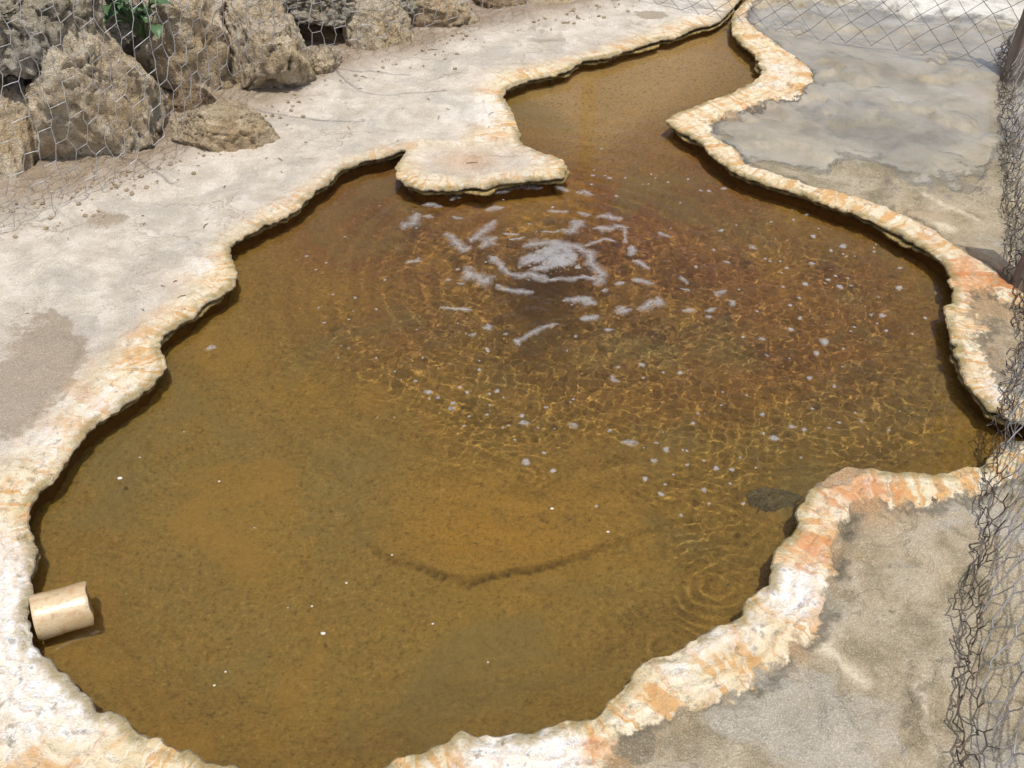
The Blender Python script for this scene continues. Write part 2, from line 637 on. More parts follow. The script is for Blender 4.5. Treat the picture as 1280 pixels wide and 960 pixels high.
def ground_material():
    n = NT('travertine_ground')
    rim, edge, along = n.attr('rim'), n.attr('edge'), n.attr('along')
    slab, orange, white, dark, wet, soil, lip = (n.attr(k) for k in ('slab', 'orange', 'white', 'dark', 'wet', 'soil', 'lip'))
    n1 = n.noise(2.5, 5)
    n2 = n.noise(11, 8, 0.62)
    n3 = n.noise(42, 8, 0.65)
    n4 = n.noise(190, 4, 0.6)
    n5 = n.noise(7, 6, 0.6, vec=n.xyz(n.math('MULTIPLY', along, 7.5), n.math('MULTIPLY', edge, .7), 3.0), dist=0.4)
    n6 = n.noise(20, 5, 0.6, vec=n.xyz(n.math('MULTIPLY', along, 5.5), n.math('MULTIPLY', edge, .6), 8.0))
    sep = n.new('ShaderNodeSeparateXYZ')
    n.put(sep.inputs[0], n.pos)
    # dry ground on the left
    sand = n.mix(n.step(n1, .35, .65), col(208, 199, 184), col(192, 184, 170))
    sand = n.mix(n.step(n2, .45, .7), sand, col(216, 209, 197))
    sand = n.mix(n.step(n2, .55, .28, 0, .75), sand, col(176, 166, 150))
    sand = n.mix(n.step(n3, .58, .75, 0, .5), sand, col(190, 172, 150))
    # slabs on the right
    sl_ = n.mix(n.step(n1, .3, .7), col(166, 152, 124), col(146, 136, 112))
    sl_ = n.mix(n.step(n2, .42, .66), sl_, col(178, 166, 142))
    sl_ = n.mix(n.step(n2, .5, .3, 0, .85), sl_, col(120, 112, 86))
    sl_ = n.mix(n.step(n3, .56, .74, 0, .6), sl_, col(134, 116, 88))
    sl_ = n.mix(n.step(n3, .44, .28, 0, .5), sl_, col(190, 182, 160))
    gb = n.noise(5.5, 7, .65, dist=.7)
    sand = n.mix(n.step(gb, .48, .62, 0, .75), sand, col(172, 166, 155))
    sand = n.mix(n.step(gb, .42, .32, 0, .6), sand, col(214, 204, 190))
    hair = n.voro(4.2, 'DISTANCE_TO_EDGE', vec=n.xyz(n.math('ADD', n.math('MULTIPLY', n2, .35), sep.outputs[0]), n.math('ADD', n.math('MULTIPLY', n1, .35), sep.outputs[1]), 0.0))
    hm = n.math('MULTIPLY', n.step(hair, .020, .004), n.step(n1, .47, .55))
    sand = n.mix(n.math('MULTIPLY', hm, .55), sand, col(140, 128, 110))
    gcol = n.mix(slab, sand, n.mix(n.math('MULTIPLY', hm, .6), sl_, col(112, 102, 82)))
    # deposits in the open ground
    gcol = n.mix(n.math('MULTIPLY', white, n.step(n.math('ADD', n2, n.math('MULTIPLY', white, .25)), .45, .68)), gcol, col(222, 221, 212))
    gcol = n.mix(n.math('MULTIPLY', orange, .75), gcol, n.mix(n3, col(206, 164, 112), col(184, 132, 84)))
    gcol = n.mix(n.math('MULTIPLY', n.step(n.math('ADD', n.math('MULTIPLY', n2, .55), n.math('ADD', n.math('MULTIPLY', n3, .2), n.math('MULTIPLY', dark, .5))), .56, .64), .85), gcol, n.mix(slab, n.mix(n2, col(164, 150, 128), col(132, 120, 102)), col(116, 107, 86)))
    gcol = n.mix(n.math('MULTIPLY', n.attr('vein'), n.step(n2, .3, .55)), gcol, n.mix(n3, col(192, 168, 126), col(160, 132, 92)))
    gcol = n.mix(n.math('MULTIPLY', n.attr('paleline'), .8), gcol, col(222, 210, 184))
    gcol = n.mix(n.math('MULTIPLY', n.attr('crack'), n.step(n2, .35, .6, .25, .85)), gcol, n.mix(slab, col(140, 126, 106), col(98, 90, 70)))
    gcol = n.mix(n.math('MULTIPLY', n.math('MULTIPLY', slab, n.step(n.noise(3.2, 5, .6, dist=1.2), .50, .62)), .55), gcol, col(176, 172, 162))
    gcol = n.mix(n.math('MULTIPLY', soil, n.step(n2, .3, .6, .35, .9)), gcol, n.mix(n3, col(150, 130, 104), col(112, 92, 70)))
    speck = n.step(n4, .66, .74)
    gcol = n.mix(n.math('MULTIPLY', speck, .55), gcol, col(110, 94, 76))
    n7 = n.noise(330, 3, .7)
    gcol = n.mix(n.step(n7, .56, .34, 0, .32), gcol, col(120, 106, 88))
    gcol = n.mix(n.step(n7, .50, .70, 0, .35), gcol, col(236, 228, 212))
    gcol = n.mix(n.step(n.noise(95, 5, .7), .56, .70, 0, .45), gcol, n.mix(slab, col(158, 144, 124), col(112, 100, 78)))
    # crust
    cr = n.mix(n.step(n2, .35, .65), colc(222, 204, 164), colc(236, 222, 192))
    cr = n.mix(n.step(n5, .48, .57, 0, .85), cr, colc(214, 164, 100))
    cr = n.mix(n.step(n6, .52, .66, 0, .8), cr, colc(244, 236, 220))
    wm = n.step(n.math('ADD', n.math('MULTIPLY', white, .5), n.math('ADD', n.math('MULTIPLY', n2, .6), n.math('MULTIPLY', n3, .25))), .55, .85)
    cr = n.mix(wm, cr, n.mix(n.step(n3, .35, .65), colc(238, 228, 208), colc(252, 249, 242)))
    om = n.step(n.math('ADD', n.math('MULTIPLY', orange, .42), n.math('ADD', n.math('MULTIPLY', n5, .75), n.math('MULTIPLY', n3, .55))), .84, 1.04)
    cr = n.mix(n.math('MULTIPLY', om, .85), cr, n.mix(n.step(n2, .35, .65), colc(220, 160, 108), colc(200, 126, 74)))
    cr = n.mix(n.math('MULTIPLY', n.step(n3, .52, .66), n.math('MULTIPLY', om, .5)), cr, colc(238, 214, 172))
    pk = n.noise(5, 5, .6, vec=n.pos, dist=.6)
    cr = n.mix(n.step(pk, .56, .70, 0, .5), cr, colc(212, 178, 150))
    band = n.math('SINE', n.math('ADD', n.math('MULTIPLY', edge, 190.0), n.math('MULTIPLY', n2, 22.0)))
    cr = n.mix(n.math('MULTIPLY', n.step(band, .55, 1.0), n.step(n3, .40, .60, 0, .55)), cr, colc(196, 160, 112))
    # grey lichen mottles
    gm = n.math('MULTIPLY', n.step(n3, .54, .64), n.step(n2, .47, .57))
    cr = n.mix(n.math('MULTIPLY', gm, .75), cr, colc(158, 150, 128))
    gm2 = n.step(n.math('ADD', n.noise(26, 8, .7, dist=1.0), n.math('MULTIPLY', dark, .12)), .59, .70)
    cr = n.mix(n.math('MULTIPLY', gm2, .65), cr, colc(120, 110, 90))
    cr = n.mix(n.step(n4, .64, .72, 0, .5), cr, colc(150, 132, 104))
    # olive ring close to the lip
    ol = n.math('MULTIPLY', n.step(n.math('ADD', edge, n.math('MULTIPLY', n.math('SUBTRACT', n3, .5), .06)), .030, .002), n.step(n2, .36, .54))
    cr = n.mix(n.math('MULTIPLY', ol, .8), cr, colc(146, 130, 82))
    rm = n.math('ADD', rim, n.math('ADD', n.math('MULTIPLY', n.math('SUBTRACT', n2, .5), .12), n.math('MULTIPLY', n.math('SUBTRACT', n3, .5), .07)))
    rmask = n.step(rm, -.006, .014)
    soft = n.step(rm, -.05, .10)
    rmask = n.mix(slab, soft, rmask)
    c = n.mix(rmask, gcol, cr)
    # dark weathered line where the crust ends on the slabs
    ln = n.math('MULTIPLY', n.math('MULTIPLY', n.step(rm, -.035, -.004), n.step(rm, .010, -.002)), n.math('MULTIPLY', slab, n.step(n2, .38, .56)))
    c = n.mix(n.math('MULTIPLY', ln, .75), c, col(92, 86, 70))
    # undercut of the lip: algae and wet stone
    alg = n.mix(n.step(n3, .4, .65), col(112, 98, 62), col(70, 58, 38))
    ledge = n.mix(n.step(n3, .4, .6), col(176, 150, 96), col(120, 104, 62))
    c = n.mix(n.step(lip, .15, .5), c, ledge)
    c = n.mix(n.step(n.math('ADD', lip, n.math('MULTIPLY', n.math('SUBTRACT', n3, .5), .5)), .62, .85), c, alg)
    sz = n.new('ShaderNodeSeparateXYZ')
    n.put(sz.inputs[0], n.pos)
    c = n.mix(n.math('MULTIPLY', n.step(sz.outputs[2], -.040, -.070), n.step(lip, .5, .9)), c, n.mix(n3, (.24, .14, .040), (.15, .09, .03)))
    # wet film
    wf = n.math('MULTIPLY', n.step(n.math('ADD', wet, n.math('MULTIPLY', n.math('SUBTRACT', n2, .5), 1.4)), .35, .62), n.math('SUBTRACT', 1.0, rmask))
    smoke = n.noise(3.6, 7, .66, vec=n.pos, dist=.25)
    wc = n.mix(n.step(smoke, .34, .60), col(112, 107, 92), col(154, 147, 130))
    wc = n.mix(n.step(smoke, .58, .70, 0, .6), wc, col(166, 166, 162))  # grey patches put the sky's sheen into the film's base colour
    wc = n.mix(n.step(n2, .58, .70, 0, .6), wc, col(128, 116, 88))
    c = n.mix(n.math('MULTIPLY', wf, .66), c, wc)
    h = n.math('ADD', n.math('MULTIPLY', n2, .5), n.math('ADD', n.math('MULTIPLY', n3, .35), n.math('MULTIPLY', n4, .20)))
    h = n.math('ADD', h, n.math('MULTIPLY', n.math('MULTIPLY', band, rmask), .045))
    h = n.math('MULTIPLY', h, n.math('SUBTRACT', 1.0, n.math('MULTIPLY', wf, .93)))
    b = n.bump(h, 0.9, 0.034)
    rough = n.math('SUBTRACT', .88, n.math('MULTIPLY', wf, .5))
    n.pbr(c, rough, b, spec=.25, Coat_Weight=wf, Coat_Roughness=.02)
    return n.m


M_GROUND = ground_material()
ground = mesh_obj('ground', np.stack([gx, gy, gz], -1), F, M_GROUND)
kind(ground, 'structure')
ground_attrs(ground, gx, gy, grim, gd, gi, np.zeros(len(gx)))

# ------------------------------------------------------------------ crust lip and undercut wall round the pool
WATER_Z = -0.043


def lip_profile():
    led = np.clip(fbm(xy0(RING[:, 0] * 5, RING[:, 1] * 5, 2.0), 3) * 2.4 + 0.15, 0, 1)
    fine_ = fbm(xy0(RING[:, 0] * 40, RING[:, 1] * 40, 8.0), 3)
    thk = 0.010 + 0.006 * fbm(xy0(RING[:, 0] * 9, RING[:, 1] * 9, 4.0), 2)
    lim = narrow
    rings = [(0.0 * led, RING_Z, 0.0),
             (0.004 + .005 * fine_, RING_Z - 0.004, .2),
             (0.003 + .007 * fine_, RING_Z - thk, .35),
             (-0.016 + .006 * fine_, RING_Z - thk - 0.006, .9),
             (-0.020 + 0 * fine_, RING_Z * .5 - 0.023, 1.0),
             (-0.018 + 0.030 * led + .006 * fine_, -0.022 + .002 * fine_, .42),
             (-0.016 + 0.031 * led + .006 * fine_, -0.029 + .002 * fine_, .55),
             (-0.030 + 0.012 * led, -0.034 + 0 * led, 1.0),
             (-0.032 + 0 * led, -0.047 + 0 * led, 1.0),
             (-0.026 + .01 * fine_, -0.16 + 0 * led, 1.0),
             (-0.020 + .01 * fine_, -0.34 + 0 * led, 1.0)]
    V, LIP = [], []
    for k, (dd, zz, lp) in enumerate(rings):
        dd = np.where(dd > 0, dd * lim, dd * (0.3 + 0.7 * lim))
        V.append(np.column_stack([RING + NIN * dd[:, None], zz]))
        LIP.append(np.full(NB, lp))
    n = len(rings)
    idx = np.arange(n * NB).reshape(n, NB)
    nx = np.roll(idx, -1, 1)
    F_ = np.stack([idx[:-1], nx[:-1], nx[1:], idx[1:]], -1).reshape(-1, 4)
    if area > 0:
        F_ = F_[:, ::-1]
    return np.concatenate(V), F_, np.concatenate(LIP), np.tile(np.arange(NB), n)


lv, lf, ll, li = lip_profile()
lip = mesh_obj('pool_wall', lv, lf, M_GROUND)
kind(lip, 'structure')
ground_attrs(lip, lv[:, 0], lv[:, 1], np.full(len(lv), .05), np.zeros(len(lv)), li, ll)
lip.cycles.is_caustics_receiver = True

# ------------------------------------------------------------------ bed of the pool
SPRING = on_plane(692, 325, WATER_Z)
LEDGE = np.array([on_plane(px, py, -0.15) for px, py in
                  [(425, 560), (432, 620), (452, 682), (480, 708), (520, 718), (555, 732), (590, 741), (612, 733), (650, 724), (700, 716), (740, 700), (775, 687),
                   (860, 660), (900, 560), (700, 500), (520, 500)]])
BED_RED = [(600, 260, 220, 60, .9), (760, 340, 330, 120, .75), (1000, 380, 220, 140, .55), (900, 500, 240, 70, .4), (820, 200, 120, 50, .5), (920, 90, 60, 30, .5),
           (420, 330, 100, 90, .4), (520, 420, 120, 60, .35), (1260, 540, 60, 25, .9), (440, 945, 60, 14, .35)]
BED_GREEN = [(220, 740, 240, 150, .40), (560, 850, 300, 60, .25), (260, 560, 120, 80, .3), (690, 420, 160, 50, .4), (820, 450, 90, 35, .6), (940, 310, 60, 30, .5), (1180, 500, 90, 60, .5), (990, 560, 100, 40, .35), (430, 650, 60, 70, .45),
             (140, 600, 80, 50, .35), (980, 660, 40, 40, .7), (670, 325, 60, 40, .4), (720, 140, 30, 80, .2), (1130, 560, 90, 30, .4), (480, 560, 100, 60, .2)]
BED_GOLD = [(620, 650, 200, 60, .7), (600, 700, 120, 30, .5), (400, 520, 100, 30, .35), (160, 720, 100, 80, .3), (850, 420, 200, 90, .4), (1050, 450, 140, 80, .4), (718, 160, 22, 60, .8)]  # last entry paints the post's reflection streak into the channel bed
BED_SHEEN = [(790, 110, 130, 60, 1.0), (860, 60, 80, 40, .8), (700, 130, 60, 40, .5), (760, 180, 90, 40, .5)]  # lighter bed colour standing in for bright sky reflection in the far channel
bs = 0.0078
BX, BY = np.meshgrid(np.arange(-1.35, 1.9, bs), np.arange(0.4, 4.9, bs))
bsh = BX.shape
bx, by = BX.ravel(), BY.ravel()
pb = xy0(bx, by)
bpx, bpy_ = to_px(bx, by, -0.16)
bd, _ = nearest(bx, by)
bin_ = inside(RING[::2], bx, by)
bdep = 0.060 + 0.065 * sstep(np.where(bin_, bd, 0), 0.0, 0.22)
rs = np.hypot(bx - SPRING[0], by - SPRING[1])
bdep += 0.10 * np.exp(-(rs / 0.16) ** 2) + 0.05 * np.exp(-(rs / 0.5) ** 2)
bdep -= 0.02 * sstep(by, 3.0, 3.8)
ld = seg_dist(LEDGE, bx, by)
lsd = np.where(inside(LEDGE, bx, by), ld, -ld) + fbm(pb * 14, 4) * 0.016 + fbm(pb * 50 + 4, 3) * 0.005
rise = sstep(lsd, -0.004, 0.008) * np.exp(-np.maximum(lsd, 0) / 0.18) * sstep(bpx, 420, 500) * sstep(bpy_, 600, 680)
bdep -= 0.030 * rise
bz = WATER_Z - bdep + fbm(pb * 6, 4) * 0.016 + fbm(pb * 35 + 7, 3) * 0.006
rocky = np.clip(np.exp(-((bpx - 880) / 330) ** 2 - ((bpy_ - 420) / 120) ** 2) + .8 * np.exp(-((bpx - 1020) / 100) ** 2 - ((bpy_ - 620) / 60) ** 2), 0, 1)
bz += rocky * (0.02 * fbm(pb * 9 + 3, 4) + 0.010 * (0.5 - worley(pb * 22)))
bi = np.arange(len(bx)).reshape(bsh)
bf = np.stack([bi[:-1, :-1], bi[:-1, 1:], bi[1:, 1:], bi[1:, :-1]], -1).reshape(-1, 4)
ok = bin_ | (bd < 0.06)
bf = bf[ok[bf].all(1)]
use = np.unique(bf)
remap = np.full(len(bx), -1)
remap[use] = np.arange(len(use))


def bed_material():
    n = NT('ochre_sediment')
    red, green, gold = n.attr('red'), n.attr('green'), n.attr('gold')
    n1 = n.noise(4, 6, .6)
    n2 = n.noise(18, 8, .65)
    n3 = n.noise(85, 6, .7)
    n4 = n.noise(150, 4, .75)
    c = n.mix(n.step(n1, .3, .7), (.310, .195, .040), (.270, .180, .045))
    c = n.mix(n.step(n2, .5, .72, 0, .6), c, (.36, .23, .048))
    c = n.mix(n.math('MULTIPLY', gold, n.step(n2, .3, .6, .3, .9)), c, (.40, .22, .035))
    c = n.mix(n.math('MULTIPLY', red, n.step(n1, .3, .6, .5, 1.)), c, (.245, .112, .038))
    c = n.mix(n.math('MULTIPLY', green, n.step(n2, .35, .6, .2, .95)), c, (.215, .185, .070))
    c = n.mix(n.step(n2, .44, .28, 0, .6), c, (.170, .120, .034))
    c = n.mix(n.math('MULTIPLY', n.attr('pale'), n.step(n1, .2, .6, .6, 1.)), c, n.mix(n2, (.50, .36, .17), (.42, .27, .10)))  # channel's sky reflection painted into the bed colour
    c = n.mix(n.step(n3, .50, .30, 0, .8), c, (.13, .085, .022))
    c = n.mix(n.step(n3, .54, .70, 0, .7), c, (.46, .29, .08))
    c = n.mix(n.step(n4, .52, .36, 0, .34), c, (.13, .085, .022))
    c = n.mix(n.step(n4, .56, .70, 0, .34), c, (.52, .36, .12))
    n0 = n.noise(1.9, 7, .62, dist=.8)
    c = n.mix(n.step(n0, .52, .64, 0, .5), c, (.215, .17, .06))
    c = n.mix(n.step(n0, .46, .34, 0, .45), c, (.38, .22, .045))
    c = n.mix(n.step(n.noise(75, 3, .5), .72, .78, 0, .45), c, (.07, .05, .02))
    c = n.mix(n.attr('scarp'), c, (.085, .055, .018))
    h = n.math('ADD', n.math('MULTIPLY', n2, .35), n.math('ADD', n.math('MULTIPLY', n3, .5), n.math('MULTIPLY', n4, .25)))
    n.pbr(c, .95, n.bump(h, .8, .012), spec=.1)
    return n.m


def blob_px(px, py, items):
    m = np.zeros(len(px))
    for cx, cy, rx, ry, a in items:
        m += a * np.exp(-((px - cx) / rx) ** 2 - ((py - cy) / ry) ** 2)
    return np.clip(m, 0, 1)


bed = mesh_obj('pool_bed', np.stack([bx, by, bz], -1)[use], remap[bf], bed_material())
kind(bed, 'structure')
bed.cycles.is_caustics_receiver = True
for nm, it in (('pale', BED_SHEEN), ('red', BED_RED), ('green', BED_GREEN), ('gold', BED_GOLD)):
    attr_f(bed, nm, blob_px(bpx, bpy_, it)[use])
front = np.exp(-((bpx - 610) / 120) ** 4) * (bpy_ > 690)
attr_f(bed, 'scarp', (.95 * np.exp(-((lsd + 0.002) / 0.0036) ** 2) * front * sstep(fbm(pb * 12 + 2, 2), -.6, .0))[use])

# ------------------------------------------------------------------ water surface
ws = 0.0036
WX, WY = np.meshgrid(np.arange(-1.25, 1.85, ws), np.arange(0.5, 4.75, ws))
wsh = WX.shape
wr = np.random.default_rng(5)
WAVES = [(wr.uniform(0, 2 * math.pi), wr.uniform(.0135, .040) if k % 3 else wr.uniform(.04, .12), wr.uniform(0, 6.28)) for k in range(39)]
SRC = [(on_plane(1010, 560, WATER_Z), .034, .00050, .30), (on_plane(905, 720, WATER_Z), .026, .00060, .20), (on_plane(1110, 575, WATER_Z), .030, .0006, .22),
       (on_plane(565, 607, WATER_Z), .018, .00045, .045), (on_plane(840, 800, WATER_Z), .030, .0004, .16), (on_plane(1180, 480, WATER_Z), .034, .0006, .22),
       (on_plane(660, 575, WATER_Z), .022, .0003, .06), (on_plane(270, 430, WATER_Z), .02, .0002, .05)]


def active(x, y):
    px, py = to_px(x, y, WATER_Z)
    a = 1.0 * np.exp(-((px - 900) / 300) ** 4 - ((py - 410) / 145) ** 4)
    a += .95 * np.exp(-((px - 1050) / 190) ** 2 - ((py - 520) / 90) ** 2) + .7 * np.exp(-((px - 640) / 190) ** 2 - ((py - 450) / 70) ** 2)
    a += .75 * np.exp(-((px - 620) / 210) ** 2 - ((py - 400) / 90) ** 2)
    a += .75 * np.exp(-((px - 900) / 70) ** 2 - ((py - 680) / 80) ** 2)
    a += .5 * np.exp(-((px - 560) / 180) ** 2 - ((py - 270) / 40) ** 2)
    a += .12 * np.exp(-((px - 780) / 160) ** 2 - ((py - 130) / 90) ** 2)
    a += .10 * np.exp(-((px - 500) / 350) ** 2 - ((py - 560) / 60) ** 2)
    return np.clip(a, 0, 1.05)


def water_h(x, y):
    p = xy0(x, y)
    z = np.zeros(len(x))
    warp = fbm(p * 3, 2) * 0.05
    for a, L, ph in WAVES:
        z += .00053 * (L / .1) * np.sin(((x + warp) * math.cos(a) + (y - warp) * math.sin(a)) * 2 * math.pi / L + ph)
    z *= active(x, y) * np.clip(0.62 + 1.15 * fbm(p * 4.5 + 3, 3), .08, 1.3)
    r = np.hypot(x - SPRING[0], (y - SPRING[1]))
    rn = r + 0.03 * fbm(p * 5 + 40, 2)
    z += .0007 * np.exp(-((r - .30) / .42) ** 2) * np.sin(rn * 2 * math.pi / .062)
    z += .0006 * np.exp(-((r - .8) / .40) ** 2) * sstep(fbm(p * 1.7 + 5, 2), -.25, .3) * np.sin(rn * 2 * math.pi / .10)
    boil = np.exp(-(r / .085) ** 2)
    z += .010 * boil + boil * .010 * fbm(p * 28, 3) + .004 * np.exp(-(r / .22) ** 2) * fbm(p * 20 + 8, 3)
    for c, L, amp, dec in SRC:
        q = np.hypot(x - c[0], y - c[1])
        qn = q + .012 * fbm(p * 8 + L * 900, 2)
        z += .75 * amp * np.exp(-(q / dec) ** 2) * np.sin(qn * 2 * math.pi / L) * sstep(fbm(p * 5 + L * 700, 2), -.12, .22)
    z += .0006 * fbm(p * 2.4 + 12, 2)
    return WATER_Z + z


wx, wy = WX.ravel(), WY.ravel()
q4 = (slice(None, None, 4), slice(None, None, 4))
cx4, cy4 = WX[q4].ravel(), WY[q4].ravel()
d4, _ = nearest(cx4, cy4)
ok4 = (inside(RING[::2], cx4, cy4) | (d4 < 0.024)).reshape(WX[q4].shape)
wok = np.repeat(np.repeat(ok4, 4, 0), 4, 1)[:wsh[0], :wsh[1]].ravel()
wz = np.zeros(len(wx))
wz[wok] = water_h(wx[wok], wy[wok])
wi = np.arange(len(wx)).reshape(wsh)
wf_ = np.stack([wi[:-1, :-1], wi[:-1, 1:], wi[1:, 1:], wi[1:, :-1]], -1).reshape(-1, 4)
wf_ = wf_[wok[wf_].all(1)]
use = np.unique(wf_)
remap = np.full(len(wx), -1)
remap[use] = np.arange(len(use))
nw = NT('clear_spring_water')
g = nw.new('ShaderNodeBsdfGlass')
g.inputs['Color'].default_value = (.97, .955, .92, 1)
g.inputs['Roughness'].default_value = 0.0
g.inputs['IOR'].default_value = 1.333
nw.t.links.new(g.outputs[0], nw.out.inputs[0])
water = mesh_obj('water', np.stack([wx, wy, wz], -1)[use], remap[wf_], nw.m)
kind(water, 'structure')
water.cycles.is_caustics_caster = True

# ------------------------------------------------------------------ foam
Z1 = lambda X, Y: (480 + X / 4, 200 + Y / 4)
Z2 = lambda X, Y: (720 + X / 4, 280 + Y / 4)
Z3 = lambda X, Y: (640 + X / 4, 480 + Y / 4)
Z4 = lambda X, Y: (960 + X / 4, 480 + Y / 4)
Z5 = lambda X, Y: (960 + X / 4, 240 + Y / 4)
Z6 = lambda X, Y: (320 + X / 4, 480 + Y / 4)
STROKES = [(Z1, [(80, 350), (140, 310), (165, 260)], 30), (Z1, [(185, 232), (250, 222), (295, 237)], 16), (Z1, [(190, 285), (250, 293)], 18),
           (Z1, [(330, 205), (370, 175), (430, 160), (530, 158), (620, 150), (690, 135), (770, 140), (800, 138)], 19), (Z1, [(500, 252), (550, 240), (605, 235)], 19),
           (Z1, [(335, 285), (405, 293)], 15), (Z1, [(430, 420), (470, 380), (520, 350), (560, 300)], 24), (Z1, [(285, 380), (340, 385), (380, 420), (390, 470)], 26),
           (Z1, [(390, 465), (440, 430)], 13), (Z1, [(490, 450), (530, 400), (570, 385)], 38), (Z1, [(520, 480), (570, 510), (610, 560), (680, 585), (740, 580), (830, 600)], 20),
           (Z1, [(400, 530), (440, 570), (500, 600), (550, 575)], 38), (Z1, [(560, 620), (620, 655), (700, 660), (755, 665)], 20), (Z1, [(620, 400), (680, 390), (712, 385)], 12),
           (Z1, [(690, 440), (760, 420), (850, 430), (950, 440), (1010, 470), (1050, 520), (1090, 570), (1080, 610), (1040, 625)], 30),
           (Z1, [(830, 600), (900, 605), (1000, 590), (1080, 600)], 16), (Z1, [(890, 340), (920, 370), (960, 340), (980, 312), (920, 310)], 26),
           (Z1, [(1000, 440), (1050, 410), (1100, 395), (1165, 410)], 11), (Z1, [(1040, 340), (1120, 345), (1190, 335), (1222, 350)], 24),
           (Z1, [(1200, 340), (1205, 400), (1215, 420)], 10), (Z1, [(1235, 425), (1245, 485)], 22), (Z1, [(1240, 500), (1285, 515)], 16), (Z1, [(960, 263), (1045, 278)], 18),
           (Z1, [(1060, 297), (1120, 280), (1200, 296)], 21), (Z1, [(810, 255), (930, 262)], 11), (Z1, [(850, 130), (890, 150), (935, 158)], 16),
           (Z1, [(955, 165), (1000, 160), (1055, 177)], 18), (Z1, [(890, 710), (960, 695), (1020, 700), (1062, 732)], 24), (Z1, [(985, 805), (1040, 790), (1075, 776)], 20),
           (Z1, [(645, 915), (690, 890), (750, 865), (800, 840), (880, 820)], 18), (Z1, [(655, 895), (682, 930)], 18), (Z1, [(275, 740), (350, 745), (445, 748)], 11),
           (Z1, [(490, 850), (530, 840), (520, 815)], 18), (Z1, [(418, 882), (462, 863)], 14), (Z1, [(1155, 765), (1215, 735)], 26), (Z1, [(1235, 600), (1285, 600)], 18),
           (Z1, [(1155, 632), (1205, 608)], 15), (Z1, [(1095, 850), (1155, 852)], 12), (Z1, [(100, 515), (175, 505), (170, 485)], 12), (Z1, [(880, 600), (800, 610), (740, 590)], 12),
           (Z1, [(560, 480), (555, 500), (530, 490)], 14), (Z1, [(355, 555), (385, 545)], 12), (Z1, [(300, 605), (340, 600)], 10), (Z1, [(360, 618), (410, 620)], 8), (Z1, [(660, 540), (690, 530)], 16),
           (Z1, [(780, 360), (850, 365), (890, 355)], 8), (Z1, [(590, 370), (680, 372)], 8), (Z1, [(85, 155), (95, 158)], 12), (Z1, [(125, 160), (155, 163)], 10), (Z1, [(225, 163), (255, 164)], 8),
           (Z2, [(405, 40), (440, 60), (478, 70)], 12), (Z2, [(280, 180), (330, 200), (362, 232)], 17), (Z2, [(270, 110), (282, 158)], 20), (Z2, [(275, 280), (320, 285), (395, 297)], 16),
           (Z2, [(200, 302), (242, 293)], 18), (Z2, [(528, 258), (565, 305)], 16), (Z2, [(515, 322), (575, 336)], 8), (Z2, [(695, 365), (748, 325)], 20), (Z2, [(760, 378), (803, 412)], 18),
           (Z2, [(525, 435), (605, 435)], 16), (Z2, [(645, 442), (705, 424)], 20), (Z2, [(300, 432), (380, 400), (430, 400), (400, 362)], 22), (Z2, [(195, 452), (275, 420)], 25),
           (Z2, [(15, 485), (120, 458)], 20), (Z2, [(0, 380), (95, 402)], 32), (Z2, [(138, 530), (190, 531)], 14), (Z2, [(730, 185), (778, 196)], 11), (Z2, [(868, 100), (905, 132)], 13),
           (Z2, [(940, 650), (968, 668)], 9), (Z2, [(170, 755), (190, 780), (225, 790)], 12), (Z2, [(640, 460), (690, 470)], 18), (Z2, [(120, 335), (170, 328)], 12),
           (Z3, [(285, 192), (315, 210), (335, 208)], 24), (Z3, [(540, 298), (580, 298), (635, 288)], 24), (Z4, [(450, 186), (482, 191)], 15), (Z4, [(590, 228), (618, 234)], 16),
           (Z5, [(262, 748), (300, 752)], 22), (Z5, [(200, 357), (240, 361)], 10), (Z5, [(540, 524), (562, 528)], 16)]
